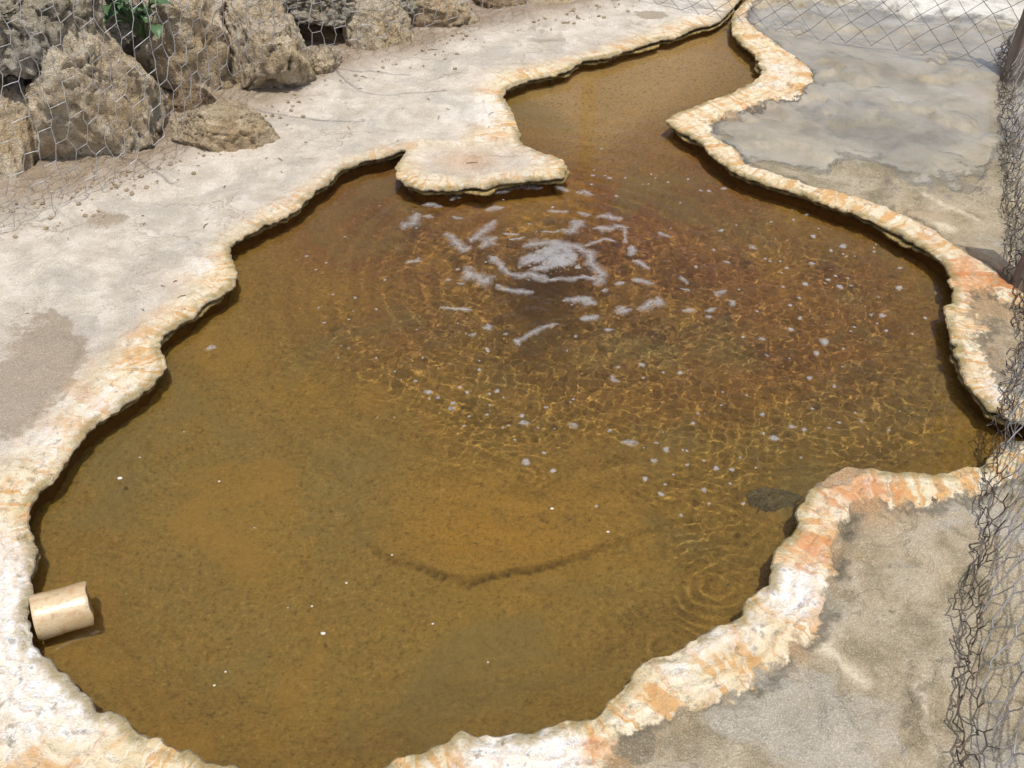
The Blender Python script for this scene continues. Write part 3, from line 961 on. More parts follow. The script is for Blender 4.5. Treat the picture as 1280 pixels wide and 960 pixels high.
DOTS = [(Z2, [(1185, 65, 14), (1180, 198, 14), (1145, 300, 15), (1260, 280, 11), (1115, 370, 9), (1070, 410, 11), (1075, 525, 14), (930, 575, 16), (1240, 590, 24), (1200, 645, 14),
              (1165, 770, 14), (520, 745, 16), (210, 720, 14), (330, 705, 16), (435, 745, 9), (600, 215, 9), (690, 130, 9), (725, 35, 12), (905, 438, 9), (1120, 470, 10), (945, 175, 9), (1020, 188, 8), (1055, 222, 8)]),
        (Z3, [(170, 118, 12), (50, 160, 13), (60, 195, 20), (490, 235, 11), (770, 330, 16), (710, 385, 17), (875, 405, 11), (1020, 425, 14), (1100, 430, 14), (1140, 370, 9), (160, 345, 11),
              (205, 435, 17), (70, 392, 22), (665, 475, 14), (805, 455, 9), (765, 505, 9), (960, 530, 15), (1090, 500, 9), (745, 553, 17), (845, 658, 10), (930, 145, 9), (905, 198, 11), (985, 600, 11), (1155, 600, 11), (1250, 155, 12)]),
        (Z4, [(120, 215, 15), (180, 230, 13), (30, 272, 21), (165, 370, 10), (305, 220, 8), (355, 195, 10), (330, 20, 10), (435, 145, 8)]),
        (Z5, [(225, 223, 15), (375, 273, 16), (315, 295, 12), (375, 313, 8), (300, 440, 11), (185, 463, 15), (360, 475, 17), (415, 470, 9), (655, 480, 16), (570, 622, 17), (515, 615, 13),
              (590, 695, 12), (240, 808, 16), (205, 935, 15), (115, 687, 15), (660, 380, 11), (785, 632, 9), (155, 530, 10), (110, 570, 9), (160, 633, 12), (430, 677, 8), (545, 660, 7), (90, 380, 9), (75, 475, 10), (400, 430, 8), (530, 300, 9)]),
        (Z6, [(860, 42, 21), (910, 70, 13), (985, 97, 15), (978, 125, 18), (1205, 38, 13), (1055, 42, 10), (1155, 155, 10), (1065, 165, 10), (1020, 20, 11), (1170, 105, 8), (1235, 220, 7), (1040, 210, 9)]),
        (lambda X, Y: (X, Y), [(264, 435, 5), (762, 223, 3.5), (741, 220, 3), (860, 224, 2), (886, 239, 3), (905, 236, 3.5), (835, 228, 2)])]
fr = random.Random(21)
for _ in range(150):                      # small flecks drifting round the spring
    a = fr.uniform(0, 2 * math.pi)
    rr = fr.gauss(1.0, .28)
    px, py = 760 + 330 * rr * math.cos(a), 380 + 150 * rr * math.sin(a)
    c2 = on_plane(px, py, WATER_Z)
    if inside(RING[::2], c2[:1], c2[1:])[0] and KD.find((c2[0], c2[1], 0))[2] > .03:
        DOTS.append((lambda X, Y: (X, Y), [(px, py, fr.uniform(.9, 2.6))]))
FV, FF, FT = [], [], []


def add_fan(cx, cy, rx, ry, rot, seed):
    n = 14
    lr = random.Random(seed)
    ph = [lr.uniform(0, 6.28) for _ in range(3)]
    b0 = len(FV)
    rings = [(1.0, 0.0002), (.82, .0016), (.45, .0024)]
    for f, dz in rings:
        for k in range(n):
            t = 2 * math.pi * k / n
            q = f * (1 + .16 * math.sin(2 * t + ph[0]) + .10 * math.sin(3 * t + ph[1]) + .07 * math.sin(5 * t + ph[2]))
            x, y = rx * q * math.cos(t), ry * q * math.sin(t)
            FV.append((cx + x * math.cos(rot) - y * math.sin(rot), cy + x * math.sin(rot) + y * math.cos(rot), dz))
            FT.append({1.0: 0.0, .82: .38, .45: 1.0}[f])
    FV.append((cx, cy, .0026))
    FT.append(1.0)
    for r_ in range(2):
        for k in range(n):
            k2 = (k + 1) % n
            a, b, c, d = b0 + r_ * n + k, b0 + r_ * n + k2, b0 + (r_ + 1) * n + k2, b0 + (r_ + 1) * n + k
            FF.extend([(a, b, c), (a, c, d)])
    for k in range(n):
        FF.append((b0 + 2 * n + k, b0 + 2 * n + (k + 1) % n, b0 + 3 * n))


def add_stroke(P, wid, seed):
    P, s = resample(np.array(P), .004, closed=False)
    n = len(P)
    t = np.gradient(P, axis=0)
    t /= np.linalg.norm(t, axis=1, keepdims=True) + 1e-9
    nn = np.stack([-t[:, 1], t[:, 0]], -1)
    u = np.linspace(0, 1, n)
    prof = np.clip(np.minimum(u, 1 - u) * (s[-1] / wid) * 1.6, 0, 1) ** .5
    wl = wid * .5 * prof * (1 + .9 * fbm(xy0(P[:, 0] * 45, P[:, 1] * 45, seed * 1.7), 3))
    wrr = wid * .5 * prof * (1 + .9 * fbm(xy0(P[:, 0] * 45, P[:, 1] * 45, seed * 1.7 + 40), 3))
    mid_ = P + nn * (wid * .35 * fbm(xy0(P[:, 0] * 25, P[:, 1] * 25, seed + .5), 2))[:, None]
    b0 = len(FV)
    for k in range(n):
        for f, dz in ((-1, .0002), (-.75, .0015), (0, .0025), (.75, .0015), (1, .0002)):
            q = mid_[k] + nn[k] * (f * (wl[k] if f < 0 else wrr[k]))
            FV.append((q[0], q[1], dz))
            FT.append({-1: 0., -.75: .30, 0: 1., .75: .30, 1: 0.}[f] * (.55 + .45 * prof[k]))
    for k in range(n - 1):
        for j in range(4):
            a = b0 + k * 5 + j
            FF.extend([(a, a + 5, a + 6), (a, a + 6, a + 1)])


for q, (fn, P, wpx) in enumerate(STROKES):
    C = [on_plane(*fn(*p), WATER_Z) for p in P]
    pc = fn(*P[0])
    scale = np.linalg.norm(on_plane(pc[0] + 1, pc[1], WATER_Z) - on_plane(pc[0], pc[1], WATER_Z))
    add_stroke(C, wpx / 4 * scale * 3.2, q)
q = 500
for fn, L in DOTS:
    for X, Y, s_ in L:
        q += 1
        px, py = fn(X, Y)
        k = 1 if fn(4, 0)[0] - fn(0, 0)[0] > 2 else 4
        c2 = on_plane(px, py, WATER_Z)
        scale = np.linalg.norm(on_plane(px + 1, py, WATER_Z) - c2) * s_ / k * 1.25
        lr = random.Random(q)
        add_fan(c2[0], c2[1], scale * lr.uniform(.85, 1.25), scale * lr.uniform(.8, 1.1), lr.uniform(-.5, .5), q)
for k in range(44):                       # froth over the boil
    rr, a = abs(fr.gauss(0, .040)), fr.uniform(0, 6.28)
    s_ = fr.uniform(.010, .028)
    add_fan(SPRING[0] + rr * 1.3 * math.cos(a), SPRING[1] + rr * math.sin(a), s_ * fr.uniform(.9, 1.8), s_, fr.uniform(0, 3), 3000 + k)
FV = np.array(FV)
FV[:, 2] += water_h(FV[:, 0], FV[:, 1])


def foam_material():
    n = NT('thin_foam')
    b = n.voro(420)
    p = n.pbr(n.mix(n.noise(30, 4), (.28, .27, .262), (.43, .417, .405)), .45, n.bump(b, .5, .002), spec=.5)
    tr = n.new('ShaderNodeBsdfTransparent')
    mx = n.new('ShaderNodeMixShader')
    n.put(mx.inputs[0], n.math('MULTIPLY', n.step(n.math('ADD', n.math('MULTIPLY', n.attr('thick'), .55), n.math('MULTIPLY', n.noise(130, 6, .7), .9)), .40, 1.18, .0, .74), n.step(n.noise(45, 4, .6), .25, .6, .55, 1.0)))
    n.t.links.new(tr.outputs[0], mx.inputs[1])
    n.t.links.new(p.outputs[0], mx.inputs[2])
    n.t.links.new(mx.outputs[0], n.out.inputs[0])
    return n.m


M_FOAM = foam_material()
foam = mesh_obj('foam', FV, FF, M_FOAM)
attr_f(foam, 'thick', FT)
kind(foam, 'stuff')

# bubbles of the spring
bm = bmesh.new()
br = random.Random(4)
for k in range(650):
    rr = abs(br.gauss(0, .036))
    a = br.uniform(0, 6.28)
    x, y = SPRING[0] + rr * 1.15 * math.cos(a), SPRING[1] + rr * .9 * math.sin(a)
    rad = br.uniform(.0005, .0016)
    z = water_h(np.array([x]), np.array([y]))[0]
    t = bmesh.ops.create_icosphere(bm, subdivisions=1, radius=rad)
    bmesh.ops.translate(bm, verts=t['verts'], vec=(x, y, z + rad * .3))
me = bpy.data.meshes.new('bubbles')
bm.to_mesh(me)
bm.free()
me.polygons.foreach_set('use_smooth', [True] * len(me.polygons))
nb = NT('bubble_film')
nb.pbr((.48, .48, .48), .15, spec=.6)
me.materials.append(nb.m)
bub = bpy.data.objects.new('bubbles', me)
COL.objects.link(bub)
kind(bub, 'stuff')


# ------------------------------------------------------------------ boulders
def rock_material(name, light, warm, dark, lichen):
    n = NT(name)
    n1 = n.noise(5, 6, .6)
    n2 = n.noise(17, 8, .65)
    n3 = n.noise(60, 8, .7)
    n4 = n.noise(200, 4, .65)
    v = n.voro(38)
    c = n.mix(n.step(n1, .35, .65), light, warm)
    c = n.mix(n.step(n2, .52, .66, 0, .8), c, tuple(x * 1.3 for x in light))
    c = n.mix(n.step(n2, .46, .36, 0, .7), c, dark)
    c = n.mix(n.step(n3, .54, .64, 0, .7), c, lichen)
    c = n.mix(n.step(n3, .44, .34, 0, .8), c, tuple(x * .62 for x in dark))
    c = n.mix(n.step(n4, .58, .68, 0, .7), c, tuple(x * .40 for x in dark))
    c = n.mix(n.step(n4, .46, .36, 0, .5), c, tuple(x * 1.4 for x in light))
    h = n.math('ADD', n.math('MULTIPLY', n3, .9), n.math('ADD', n.math('MULTIPLY', n4, .35), n.math('MULTIPLY', v, .3)))
    n.pbr(c, .92, n.bump(h, 1.0, .035), spec=.15)
    return n.m


M_TAN = rock_material('tan_limestone', col(218, 205, 180), col(206, 182, 144), col(154, 138, 114), col(186, 180, 168))
M_GREY = rock_material('lichen_limestone', col(196, 190, 176), col(180, 168, 142), col(104, 96, 82), col(222, 220, 214))
M_BROWN = rock_material('brown_limestone', col(164, 146, 118), col(150, 126, 96), col(100, 84, 66), col(176, 164, 142))
M_PALE = rock_material('pale_limestone', col(208, 192, 164), col(200, 174, 136), col(160, 138, 106), col(190, 180, 160))

_ico = {}


def ico(sub):
    if sub not in _ico:
        b = bmesh.new()
        bmesh.ops.create_icosphere(b, subdivisions=sub, radius=1.0)
        b.verts.ensure_lookup_table()
        _ico[sub] = (np.array([v.co[:] for v in b.verts]), np.array([[v.index for v in f.verts] for f in b.faces]))
        b.free()
    return _ico[sub]


def boulder(name, c, r, mat, seed, sub=6, cuts=11, rough=.12, pits=0.0, knobs=0.0, rz=0.0, tilt=0.0, taper=0.0):
    V, F_ = ico(sub)
    lr = np.random.default_rng(seed)
    p = V.copy()
    p = np.sign(p) * np.abs(p) ** .75
    off = lr.uniform(0, 200, 3)
    rad = np.asarray(r) * 1.16
    q = V * rad / rad.mean()
    n = V / np.linalg.norm(V, axis=1, keepdims=True)
    p = p + n * (fbm(q * 1.5 + off, 3) * rough * 1.8)[:, None]
    for _ in range(cuts):
        nrm = lr.normal(size=3)
        nrm /= np.linalg.norm(nrm)
        dd = p @ nrm - lr.uniform(.55, .86)
        p -= nrm * (np.maximum(dd, 0) * .93)[:, None]
    if taper:
        p[:, 0] *= 1 - taper * np.clip(p[:, 2] + .1, -1, 1)
    ridge = .25 - np.abs(fbm(q * 2.6 + off + 9, 5, .55))
    dsp = ridge * rough * 1.2 + fbm(q * 6 + off + 30, 5, .6) * rough * .75
    crk = np.abs(fbm(q * 1.9 + off + 70, 3))
    dsp -= sstep(.05 - crk, 0, .05) * rough * .5
    if knobs:
        wv = worley(q * 2.6 + off)
        dsp += knobs * (np.clip(.75 - wv, -.1, .6))
    if pits:
        wv = worley(q * 2.0 + off + 5)
        hsh = perlin(q * 1.3 + off + 60)
        dsp -= pits * sstep(.34 - wv, 0, .10) * (hsh > .0)
        wv = worley(q * 6.5 + off + 15)
        dsp -= pits * .35 * sstep(.30 - wv, 0, .12) * (perlin(q * 2 + off + 90) > 0.05)
    p = p + n * dsp[:, None]
    p = p * rad
    ca, sa = math.cos(tilt), math.sin(tilt)
    p = np.stack([p[:, 0] * ca - p[:, 2] * sa, p[:, 1], p[:, 0] * sa + p[:, 2] * ca], -1)
    ca, sa = math.cos(rz), math.sin(rz)
    p = np.stack([p[:, 0] * ca - p[:, 1] * sa, p[:, 0] * sa + p[:, 1] * ca, p[:, 2]], -1)
    o = mesh_obj(name, p, F_, mat)
    o.location = c
    return o


GB = 'boulders stacked along the left bank'
#  px, py, Y, (rx, ry, rz), material, options, label
BOULD = [
    (128, 140, 3.10, (.225, .20, .275), M_TAN, dict(seed=1, pits=.10, rough=.12, taper=.42, tilt=.16), 'big tan triangular boulder behind wire, standing right of the dark crevice'),
    (-18, 180, 2.98, (.155, .20, .235), M_TAN, dict(seed=2, pits=.06), 'tan boulder cut by the left photo edge, left of the dark crevice'),
    (8, 22, 3.12, (.225, .17, .145), M_GREY, dict(seed=3, rough=.20, pits=.10), 'rough grey lichened boulder overhanging the dark gap in the top left corner'),
    (108, 8, 3.42, (.15, .15, .115), M_GREY, dict(seed=4, rough=.22), 'grey knobbly boulder just left of the green leaves'),
    (212, 72, 3.55, (.185, .13, .235), M_TAN, dict(seed=5, knobs=.34, rough=.16), 'knobbly brown conglomerate boulder set back between two big pale boulders'),
    (332, 74, 3.62, (.215, .17, .235), M_TAN, dict(seed=6, pits=.20, rough=.14), 'tan boulder riddled with round dark holes behind the wire'),
    (402, 88, 3.66, (.065, .07, .085), M_TAN, dict(seed=7, sub=5, pits=.08, rough=.22), 'small rough rock against the right foot of the hole riddled boulder'),
    (274, 166, 3.12, (.165, .11, .105), M_PALE, dict(seed=28, rough=.14, rz=.25, taper=.2), 'low pale rock lying loose on the ground in front of the boulders'),
    (392, 44, 4.02, (.19, .12, .17), M_BROWN, dict(seed=9, rough=.10), 'smooth brown rock in the shaded recess under the dark capping slab'),
    (472, 46, 3.98, (.155, .14, .150), M_TAN, dict(seed=10, rough=.11, cuts=9), 'squat squared tan boulder right of the shaded recess'),
    (384, 2, 3.96, (.20, .16, .075), M_GREY, dict(seed=12, rough=.20), 'dark grey slab capping the shaded recess at the photo top'),
    (478, -6, 4.10, (.14, .14, .075), M_GREY, dict(seed=13, sub=5, rough=.2), 'grey lichened rock sitting on top of the squat squared boulder'),
    (548, 4, 4.16, (.125, .12, .080), M_PALE, dict(seed=14, sub=5, rough=.18), 'pale crusty rock overhanging the shaded brown stone'),
    (545, 36, 4.25, (.12, .10, .075), M_BROWN, dict(seed=15, sub=5, rough=.10), 'shaded brown stone beneath the pale crusty overhanging rock'),
    (585, 25, 4.12, (.042, .04, .036), M_PALE, dict(seed=16, sub=4, rough=.14), 'small rounded stone wedged where the boulder row gets low'),
    (622, 2, 4.34, (.11, .10, .055), M_BROWN, dict(seed=17, sub=5, rough=.2), 'low brown rock right of the small rounded stone'),
    (692, 2, 4.40, (.15, .11, .06), M_PALE, dict(seed=18, sub=5, rough=.18), 'last low pale rock at the right end of the boulder row'),
    (240, 138, 3.36, (.10, .08, .095), M_BROWN, dict(seed=23, sub=5, rough=.13), 'brown rock low in the shaded gap behind the loose pale rock'),
    (60, 85, 3.48, (.20, .12, .20), M_BROWN, dict(seed=19, sub=5, rough=.15), 'shadowed brown rock at the back of the dark gap'),
    (210, -12, 3.75, (.22, .15, .10), M_GREY, dict(seed=20, sub=5, rough=.22), 'grey rock behind the green leaves and the conglomerate boulder'),
    (300, -6, 3.9, (.13, .14, .09), M_GREY, dict(seed=22, sub=5, rough=.2), 'grey rock resting on the top left of the hole riddled boulder'),
]
for px, py, Y, r, m, kw, lab in BOULD:
    o = boulder('boulder' if r[0] > .09 else 'stone', on_dist(px, py, Y), r, m, **kw)
    tag(o, lab, 'boulder' if r[0] > .09 else 'stone', GB)

# loose stones beside and inside the pool
for px, py, Y, r, m, sd, lab in [
        (1169, 621, None, (.018, .013, .010), M_BROWN, 31, 'small brown stone on the slab below the orange crust'),
        (1239, 586, None, (.010, .008, .007), M_PALE, 32, 'tiny orange stone beside the narrow outlet'),
        (766, 1, None, (.055, .022, .016), M_GREY, 33, 'flat grey stone at the photo top between the rocks and the channel')]:
    c2 = on_plane(px, py)
    o = boulder('stone', (c2[0], c2[1], r[2] * .55 - (.02 if px > 1000 else 0)), r, m, sd, sub=4, cuts=5)
    tag(o, lab, 'stone')
M_SUB = rock_material('sunken_stone', (.32, .28, .14), (.33, .24, .10), (.20, .16, .07), (.36, .32, .18))
for px, py, r, sd, lab in [(972, 632, (.060, .045, .045), 41, 'olive sunken rock beside the near end of the orange crust'),
                           (925, 742, (.034, .026, .020), 42, 'brown sunken stone in the ripples close to the white crust')]:
    c2 = on_plane(px, py, WATER_Z - .06)
    o = boulder('sunken_rock', (c2[0], c2[1], WATER_Z - .100), r, M_SUB, sd, sub=4, rough=.2)
    o.cycles.is_caustics_receiver = True
    tag(o, lab, 'rock')

# ------------------------------------------------------------------ clay pipe
def clay_material():
    n = NT('wet_clay')
    mp = n.new('ShaderNodeMapping')
    mp.inputs['Scale'].default_value = (6, 1, 1)
    n.put(mp.inputs['Vector'], n.pos)
    st = n.noise(9, 5, .6, vec=mp.outputs[0])
    n2 = n.noise(45, 6, .6)
    c = n.mix(n.step(st, .35, .65), (.44, .32, .17), (.56, .44, .27))
    c = n.mix(n.step(n2, .52, .66, 0, .6), c, (.42, .22, .09))
    c = n.mix(n.step(n2, .44, .30, 0, .7), c, (.26, .18, .10))
    c = n.mix(n.step(n.noise(160, 4), .62, .70, 0, .6), c, (.16, .11, .06))
    n.pbr(c, .30, n.bump(n.math('ADD', n2, st), .25, .006), spec=.5, Coat_Weight=.7, Coat_Roughness=.10)
    return n.m


def clay_pipe():
    L, ro, ri, n, m = .105, .047, .038, 44, 14
    V, F_ = [], []
    for j in range(m):
        u = j / (m - 1)
        for k in range(n):
            t = 2 * math.pi * k / n
            brk = .0015 * math.sin(3 * t + 1) + .0012 * math.sin(7 * t)
            x = -L + u * (L + brk * u)
            rr = ro * (1 + .015 * math.sin(9 * u) + .012 * math.sin(2 * t + 1))
            V.append((rr * math.cos(t), x, rr * math.sin(t)))
    for j in range(m):
        u = j / (m - 1)
        for k in range(n):
            t = 2 * math.pi * k / n
            brk = .0015 * math.sin(3 * t + 1) + .0012 * math.sin(7 * t)
            V.append((ri * math.cos(t), -L + u * (L + brk * u), ri * math.sin(t)))
    for j in range(m - 1):
        for k in range(n):
            k2 = (k + 1) % n
            F_.append((j * n + k, j * n + k2, (j + 1) * n + k2, (j + 1) * n + k))
            b_ = m * n
            F_.append((b_ + j * n + k, b_ + (j + 1) * n + k, b_ + (j + 1) * n + k2, b_ + j * n + k2))
    for k in range(n):
        k2 = (k + 1) % n
        F_.append(((m - 1) * n + k, (m - 1) * n + k2, m * n + (m - 1) * n + k2, m * n + (m - 1) * n + k))
        F_.append((k, m * n + k, m * n + k2, k2))
    o = mesh_obj('clay_pipe', V, F_, clay_material())
    md = o.modifiers.new('bevel', 'BEVEL')
    md.width = .002
    md.segments = 2
    md.limit_method = 'ANGLE'
    return o


pipe = clay_pipe()
pd = Vector((.90, .42, -.10)).normalized()
pipe.rotation_euler = pd.to_track_quat('Y', 'Z').to_euler()
tip = on_dist(113, 754, 1.196)
pipe.location = tip
tag(pipe, 'short broken terracotta spout pipe jutting from the left rim over the water', 'pipe')
pipe.cycles.is_caustics_receiver = True


# ------------------------------------------------------------------ wire nets
def wire_material(name, c, rust, metal):
    n = NT(name)
    k = n.noise(30, 4)
    n.pbr(n.mix(n.step(k, .4, .65), c, rust), .45, spec=.4, metal=metal)
    return n.m


M_GALV = wire_material('galvanised_wire', (.46, .46, .47), (.30, .29, .28), .45)
M_RUST = wire_material('rusty_wire', (.10, .075, .055), (.055, .042, .034), .2)
M_DULL = wire_material('dull_wire', (.24, .235, .23), (.15, .13, .115), .3)


def hex_net(nu, nv, amp, surf, keep=None, sub=2):
    """columns of zigzag wire joined by short twisted links; surf maps (i, j) arrays to points"""
    I, J = np.meshgrid(np.arange(nu), np.arange(nv), indexing='ij')
    sgn = np.where((I + J) % 2 == 0, 1.0, -1.0)
    e = []
    for i in range(nu):
        for j in range(nv - 1):
            e.append((i, j, i, j + 1))
    for i in range(nu - 1):
        for j in range(nv):
            if (i + j) % 2 == 0:
                e.append((i, j, i + 1, j))
    e = np.array(e)

    def uv(i, j):
        return i + amp * sgn[i, j], j.astype(float)
    u0, v0 = uv(e[:, 0], e[:, 1])
    u1, v1 = uv(e[:, 2], e[:, 3])
    segs = []
    for k in range(sub):
        t0, t1 = k / sub, (k + 1) / sub
        segs.append(np.stack([surf(u0 + (u1 - u0) * t0, v0 + (v1 - v0) * t0), surf(u0 + (u1 - u0) * t1, v0 + (v1 - v0) * t1)], 1))
    segs = np.concatenate(segs)
    if keep is not None:
        segs = segs[keep(segs.mean(1))]
    return segs


# netting over the boulders
BOT = [(-140, 345, None), (-60, 312, None), (0, 290, None), (70, 268, None), (125, 240, None), (160, 205, 2.80), (215, 160, 2.92), (262, 118, 3.14), (310, 78, 3.36), (370, 62, 3.52),
       (430, 48, 3.70), (505, 40, 3.80), (548, 24, 3.92), (600, 14, 4.02), (660, 6, 4.15)]
BP = []
for px, py, Y in BOT:
    if Y is None:
        q2 = on_plane(px, py)
        BP.append((q2[0], q2[1], .012))
    else:
        BP.append(tuple(on_dist(px, py, Y)))
BP, _s = resample(np.array(BP), .0545, closed=False)


def drape(u, v):
    uu = np.clip(u, 0, len(BP) - 1.001)
    p = np.stack([np.interp(uu, np.arange(len(BP)), BP[:, k]) for k in range(3)], -1)
    h = v * .052
    p = p + np.stack([h * .02 + 0 * h, h * .14, h * .97], -1)
    w1 = fbm(xy0(u * .35, v * .35, 1.0), 3)
    w2 = fbm(xy0(u * .9, v * .9, 6.0), 2)
    p[:, 0] += .016 * w2 + .022 * fbm(xy0(u * .12, v * .3, 9.0), 2)
    p[:, 1] += .035 * w1 - .02
    p[:, 2] += .010 * w2
    p[:, 2] = np.maximum(p[:, 2], .004)
    return p


segs = hex_net(len(BP), 15, .11, drape)
V_, F_ = tubes(segs, .0013)
net1 = mesh_obj('wire_netting', V_, F_, M_GALV)
tag(net1, 'galvanised hexagonal wire netting hanging over the boulders on the left', 'netting')

# low fence with wooden posts along the right edge
PATH = world_poly([(1253, 78), (1256, 130), (1261, 220), (1266, 330), (1275, 400), (1266, 470), (1249, 540), (1234, 640), (1214, 740), (1206, 830), (1206, 920), (1212, 1010), (1222, 1100)])
PR, _s = resample(catmull(PATH, 8)[:-8], .042, closed=False)
PR3 = PR


def fence_surf(u, v):
    uu = np.clip(u, 0, len(PR3) - 1.001)
    p = np.stack([np.interp(uu, np.arange(len(PR3)), PR3[:, k]) for k in range(2)], -1)
    vv = np.where(v < 4, v * .014, .056 + (v - 4) * .052)
    bunch = np.exp(-v / 3.5)
    a = fbm(xy0(u * .5, v * .9, 2.0), 2)
    b = fbm(xy0(u * .5 + 30, v * .9, 4.0), 2)
    c = fbm(xy0(u * .2, v * .3, 7.0), 2)
    x = p[:, 0] + .05 * a * bunch + .03 * c + np.where(v < 4, -.006 * (4 - v), 0) + .012 * np.maximum(v - 4, 0) * 1.6 + .012
    y = p[:, 1] + .05 * b * bunch
    z = -.012 + vv + .02 * np.abs(a) * bunch + .01 * b
    return np.stack([x, y, z], -1)


fence = empty('wire_fence', (float(PR[0, 0]), float(PR[0, 1]), 0))
tag(fence, 'sagging wire fence with wooden posts along the right photo edge', 'fence')


def child(o, par):
    o.parent = par
    o.matrix_parent_inverse.identity()
    o.location = Vector(o.location) - par.location
    return o


segs = hex_net(len(PR3), 18, .26, fence_surf, sub=3)
vlow = segs.mean(1)[:, 2]
lowm = vlow < .060
V_, F_ = tubes(segs[lowm], .0014)
o = child(mesh_obj('crumpled_hem', V_, F_, M_RUST), fence)
o['label'] = 'rust brown crumpled bottom hem of the fence netting'
V_, F_ = tubes(segs[~lowm], .0015)
o = child(mesh_obj('netting', V_, F_, M_GALV), fence)
# bottom roll: a second layer of gathered loops along the far half
def roll_surf(u, v):
    p = fence_surf(u, v * .7)
    p[:, 0] += .020 + .010 * np.cos(v * 1.1)
    p[:, 2] = .006 + .020 * (1 + np.sin(v * 1.1)) + .006 * fbm(xy0(u, v, 3.0), 2)
    return p


segs = hex_net(len(PR3), 8, .3, roll_surf, keep=lambda c: c[:, 1] > 1.6)
V_, F_ = tubes(segs, .0011, 3)
o = child(mesh_obj('gathered_roll', V_, F_, M_DULL), fence)
o['label'] = 'dark gathered roll of netting along the foot of the fence'


def wood_material():
    n = NT('weathered_wood')
    mp = n.new('ShaderNodeMapping')
    mp.inputs['Scale'].default_value = (1, 1, .06)
    n.put(mp.inputs['Vector'], n.pos)
    gr_ = n.noise(110, 6, .6, vec=mp.outputs[0])
    n2 = n.noise(12, 5)
    c = n.mix(n.step(gr_, .35, .65), (.17, .13, .10), (.30, .245, .20))
    c = n.mix(n.step(n2, .5, .7, 0, .6), c, (.12, .085, .06))
    n.pbr(c, .85, n.bump(gr_, .8, .006), spec=.2)
    return n.m


M_WOOD = wood_material()


def post(name, x, y, wdt, dep, h, rot, lean, seed):
    lr = np.random.default_rng(seed)
    m, n = 14, 20
    V, F_ = [], []
    for j in range(m):
        u = j / (m - 1)
        for k in range(n):
            t = 2 * math.pi * k / n
            c_, s_ = math.cos(t), math.sin(t)
            e = .35
            q = (math.copysign(abs(c_) ** e, c_) * wdt / 2, math.copysign(abs(s_) ** e, s_) * dep / 2)
            f = 1 + .03 * math.sin(5 * t + 3 * u) + .02 * math.sin(11 * t) - .05 * u
            zz = -.08 + u * (h + .08) + (.012 * math.sin(t + 1) if j == m - 1 else 0)
            V.append((q[0] * f + lean[0] * u, q[1] * f + lean[1] * u, zz))
    V.append((lean[0], lean[1], h + .006))
    for j in range(m - 1):
        for k in range(n):
            k2 = (k + 1) % n
            F_.append((j * n + k, j * n + k2, (j + 1) * n + k2))
            F_.append((j * n + k, (j + 1) * n + k2, (j + 1) * n + k))
    for k in range(n):
        F_.append(((m - 1) * n + k, (m - 1) * n + (k + 1) % n, m * n))
    o = mesh_obj(name, V, F_, M_WOOD)
    o.location = (x, y, 0)
    o.rotation_euler.z = rot
    return o


p1 = on_plane(1266, 92)
child(post('post', p1[0], p1[1], .066, .06, .60, .2, (0, 0), 1), fence)
p2 = on_plane(1290, 356)
child(post('post', p2[0], p2[1], .105, .05, .70, -.25, (.0, .0), 2), fence)

# mesh fence across the back
back = empty('mesh_fence', (1.2, 3.9, 0))
tag(back, 'thin diamond mesh fence crossing the slab and channel at the photo top', 'fence')
e0, e1 = np.array([p1[0] - .02, p1[1] + .02]), on_plane(742, -8)
nb_ = int(np.linalg.norm(e1 - e0) / .050)


def back_surf(u, v):
    t = u / nb_
    x = e0[0] + (e1[0] - e0[0]) * t
    y = e0[1] + (e1[1] - e0[1]) * t
    k = fbm(xy0(u * .3, v * .3, 1.0), 2)
    k2 = fbm(xy0(u * .25, v * .25, 11.0), 2)
    z = -.015 + v * .048 + .018 * k2 + .02 * np.sin(t * 9)
    return np.stack([x + .012 * k, y + .03 * k2 + .03 * k, np.maximum(z, -.02)], -1)


ed = []
for i in range(nb_ + 1):
    for j in range(14):
        if (i + j) % 2 == 0:
            if i < nb_:
                ed.append((i, j, i + 1, j + 1))
                if j > 0:
                    ed.append((i, j, i + 1, j - 1))
ed = np.array(ed, float)
segs = np.stack([back_surf(ed[:, 0], ed[:, 1]), back_surf(ed[:, 2], ed[:, 3])], 1)
V_, F_ = tubes(segs, .0012)
child(mesh_obj('netting', V_, F_, M_DULL), back)
child(post('post', e1[0], e1[1] + .03, .07, .07, 1.5, .1, (.02, .0), 3), back)

# ------------------------------------------------------------------ leafy plant among the boulders
def leaf_material():
    n = NT('green_leaf')
    c = n.mix(n.noise(25, 4), (.045, .095, .035), (.085, .15, .06))
    n.pbr(c, .45, spec=.4)
    return n.m


M_LEAF = leaf_material()


def leaf_mesh():
    V, F_ = [], []
    n, m = 9, 5
    for j in range(n):
        u = j / (n - 1)
        wd_ = .021 * math.sin(math.pi * min(u * .92 + .06, 1)) ** .7
        for k in range(m):
            s_ = k / (m - 1) * 2 - 1
            V.append((s_ * wd_, u * .055, .006 * abs(s_) ** 1.5 + .010 * math.sin(u * 2.6) - .02 * u * u))
    for j in range(n - 1):
        for k in range(m - 1):
            a = j * m + k
            F_.append((a, a + 1, a + m + 1, a + m))
    o = mesh_obj('leaf', V, F_, M_LEAF)
    return o


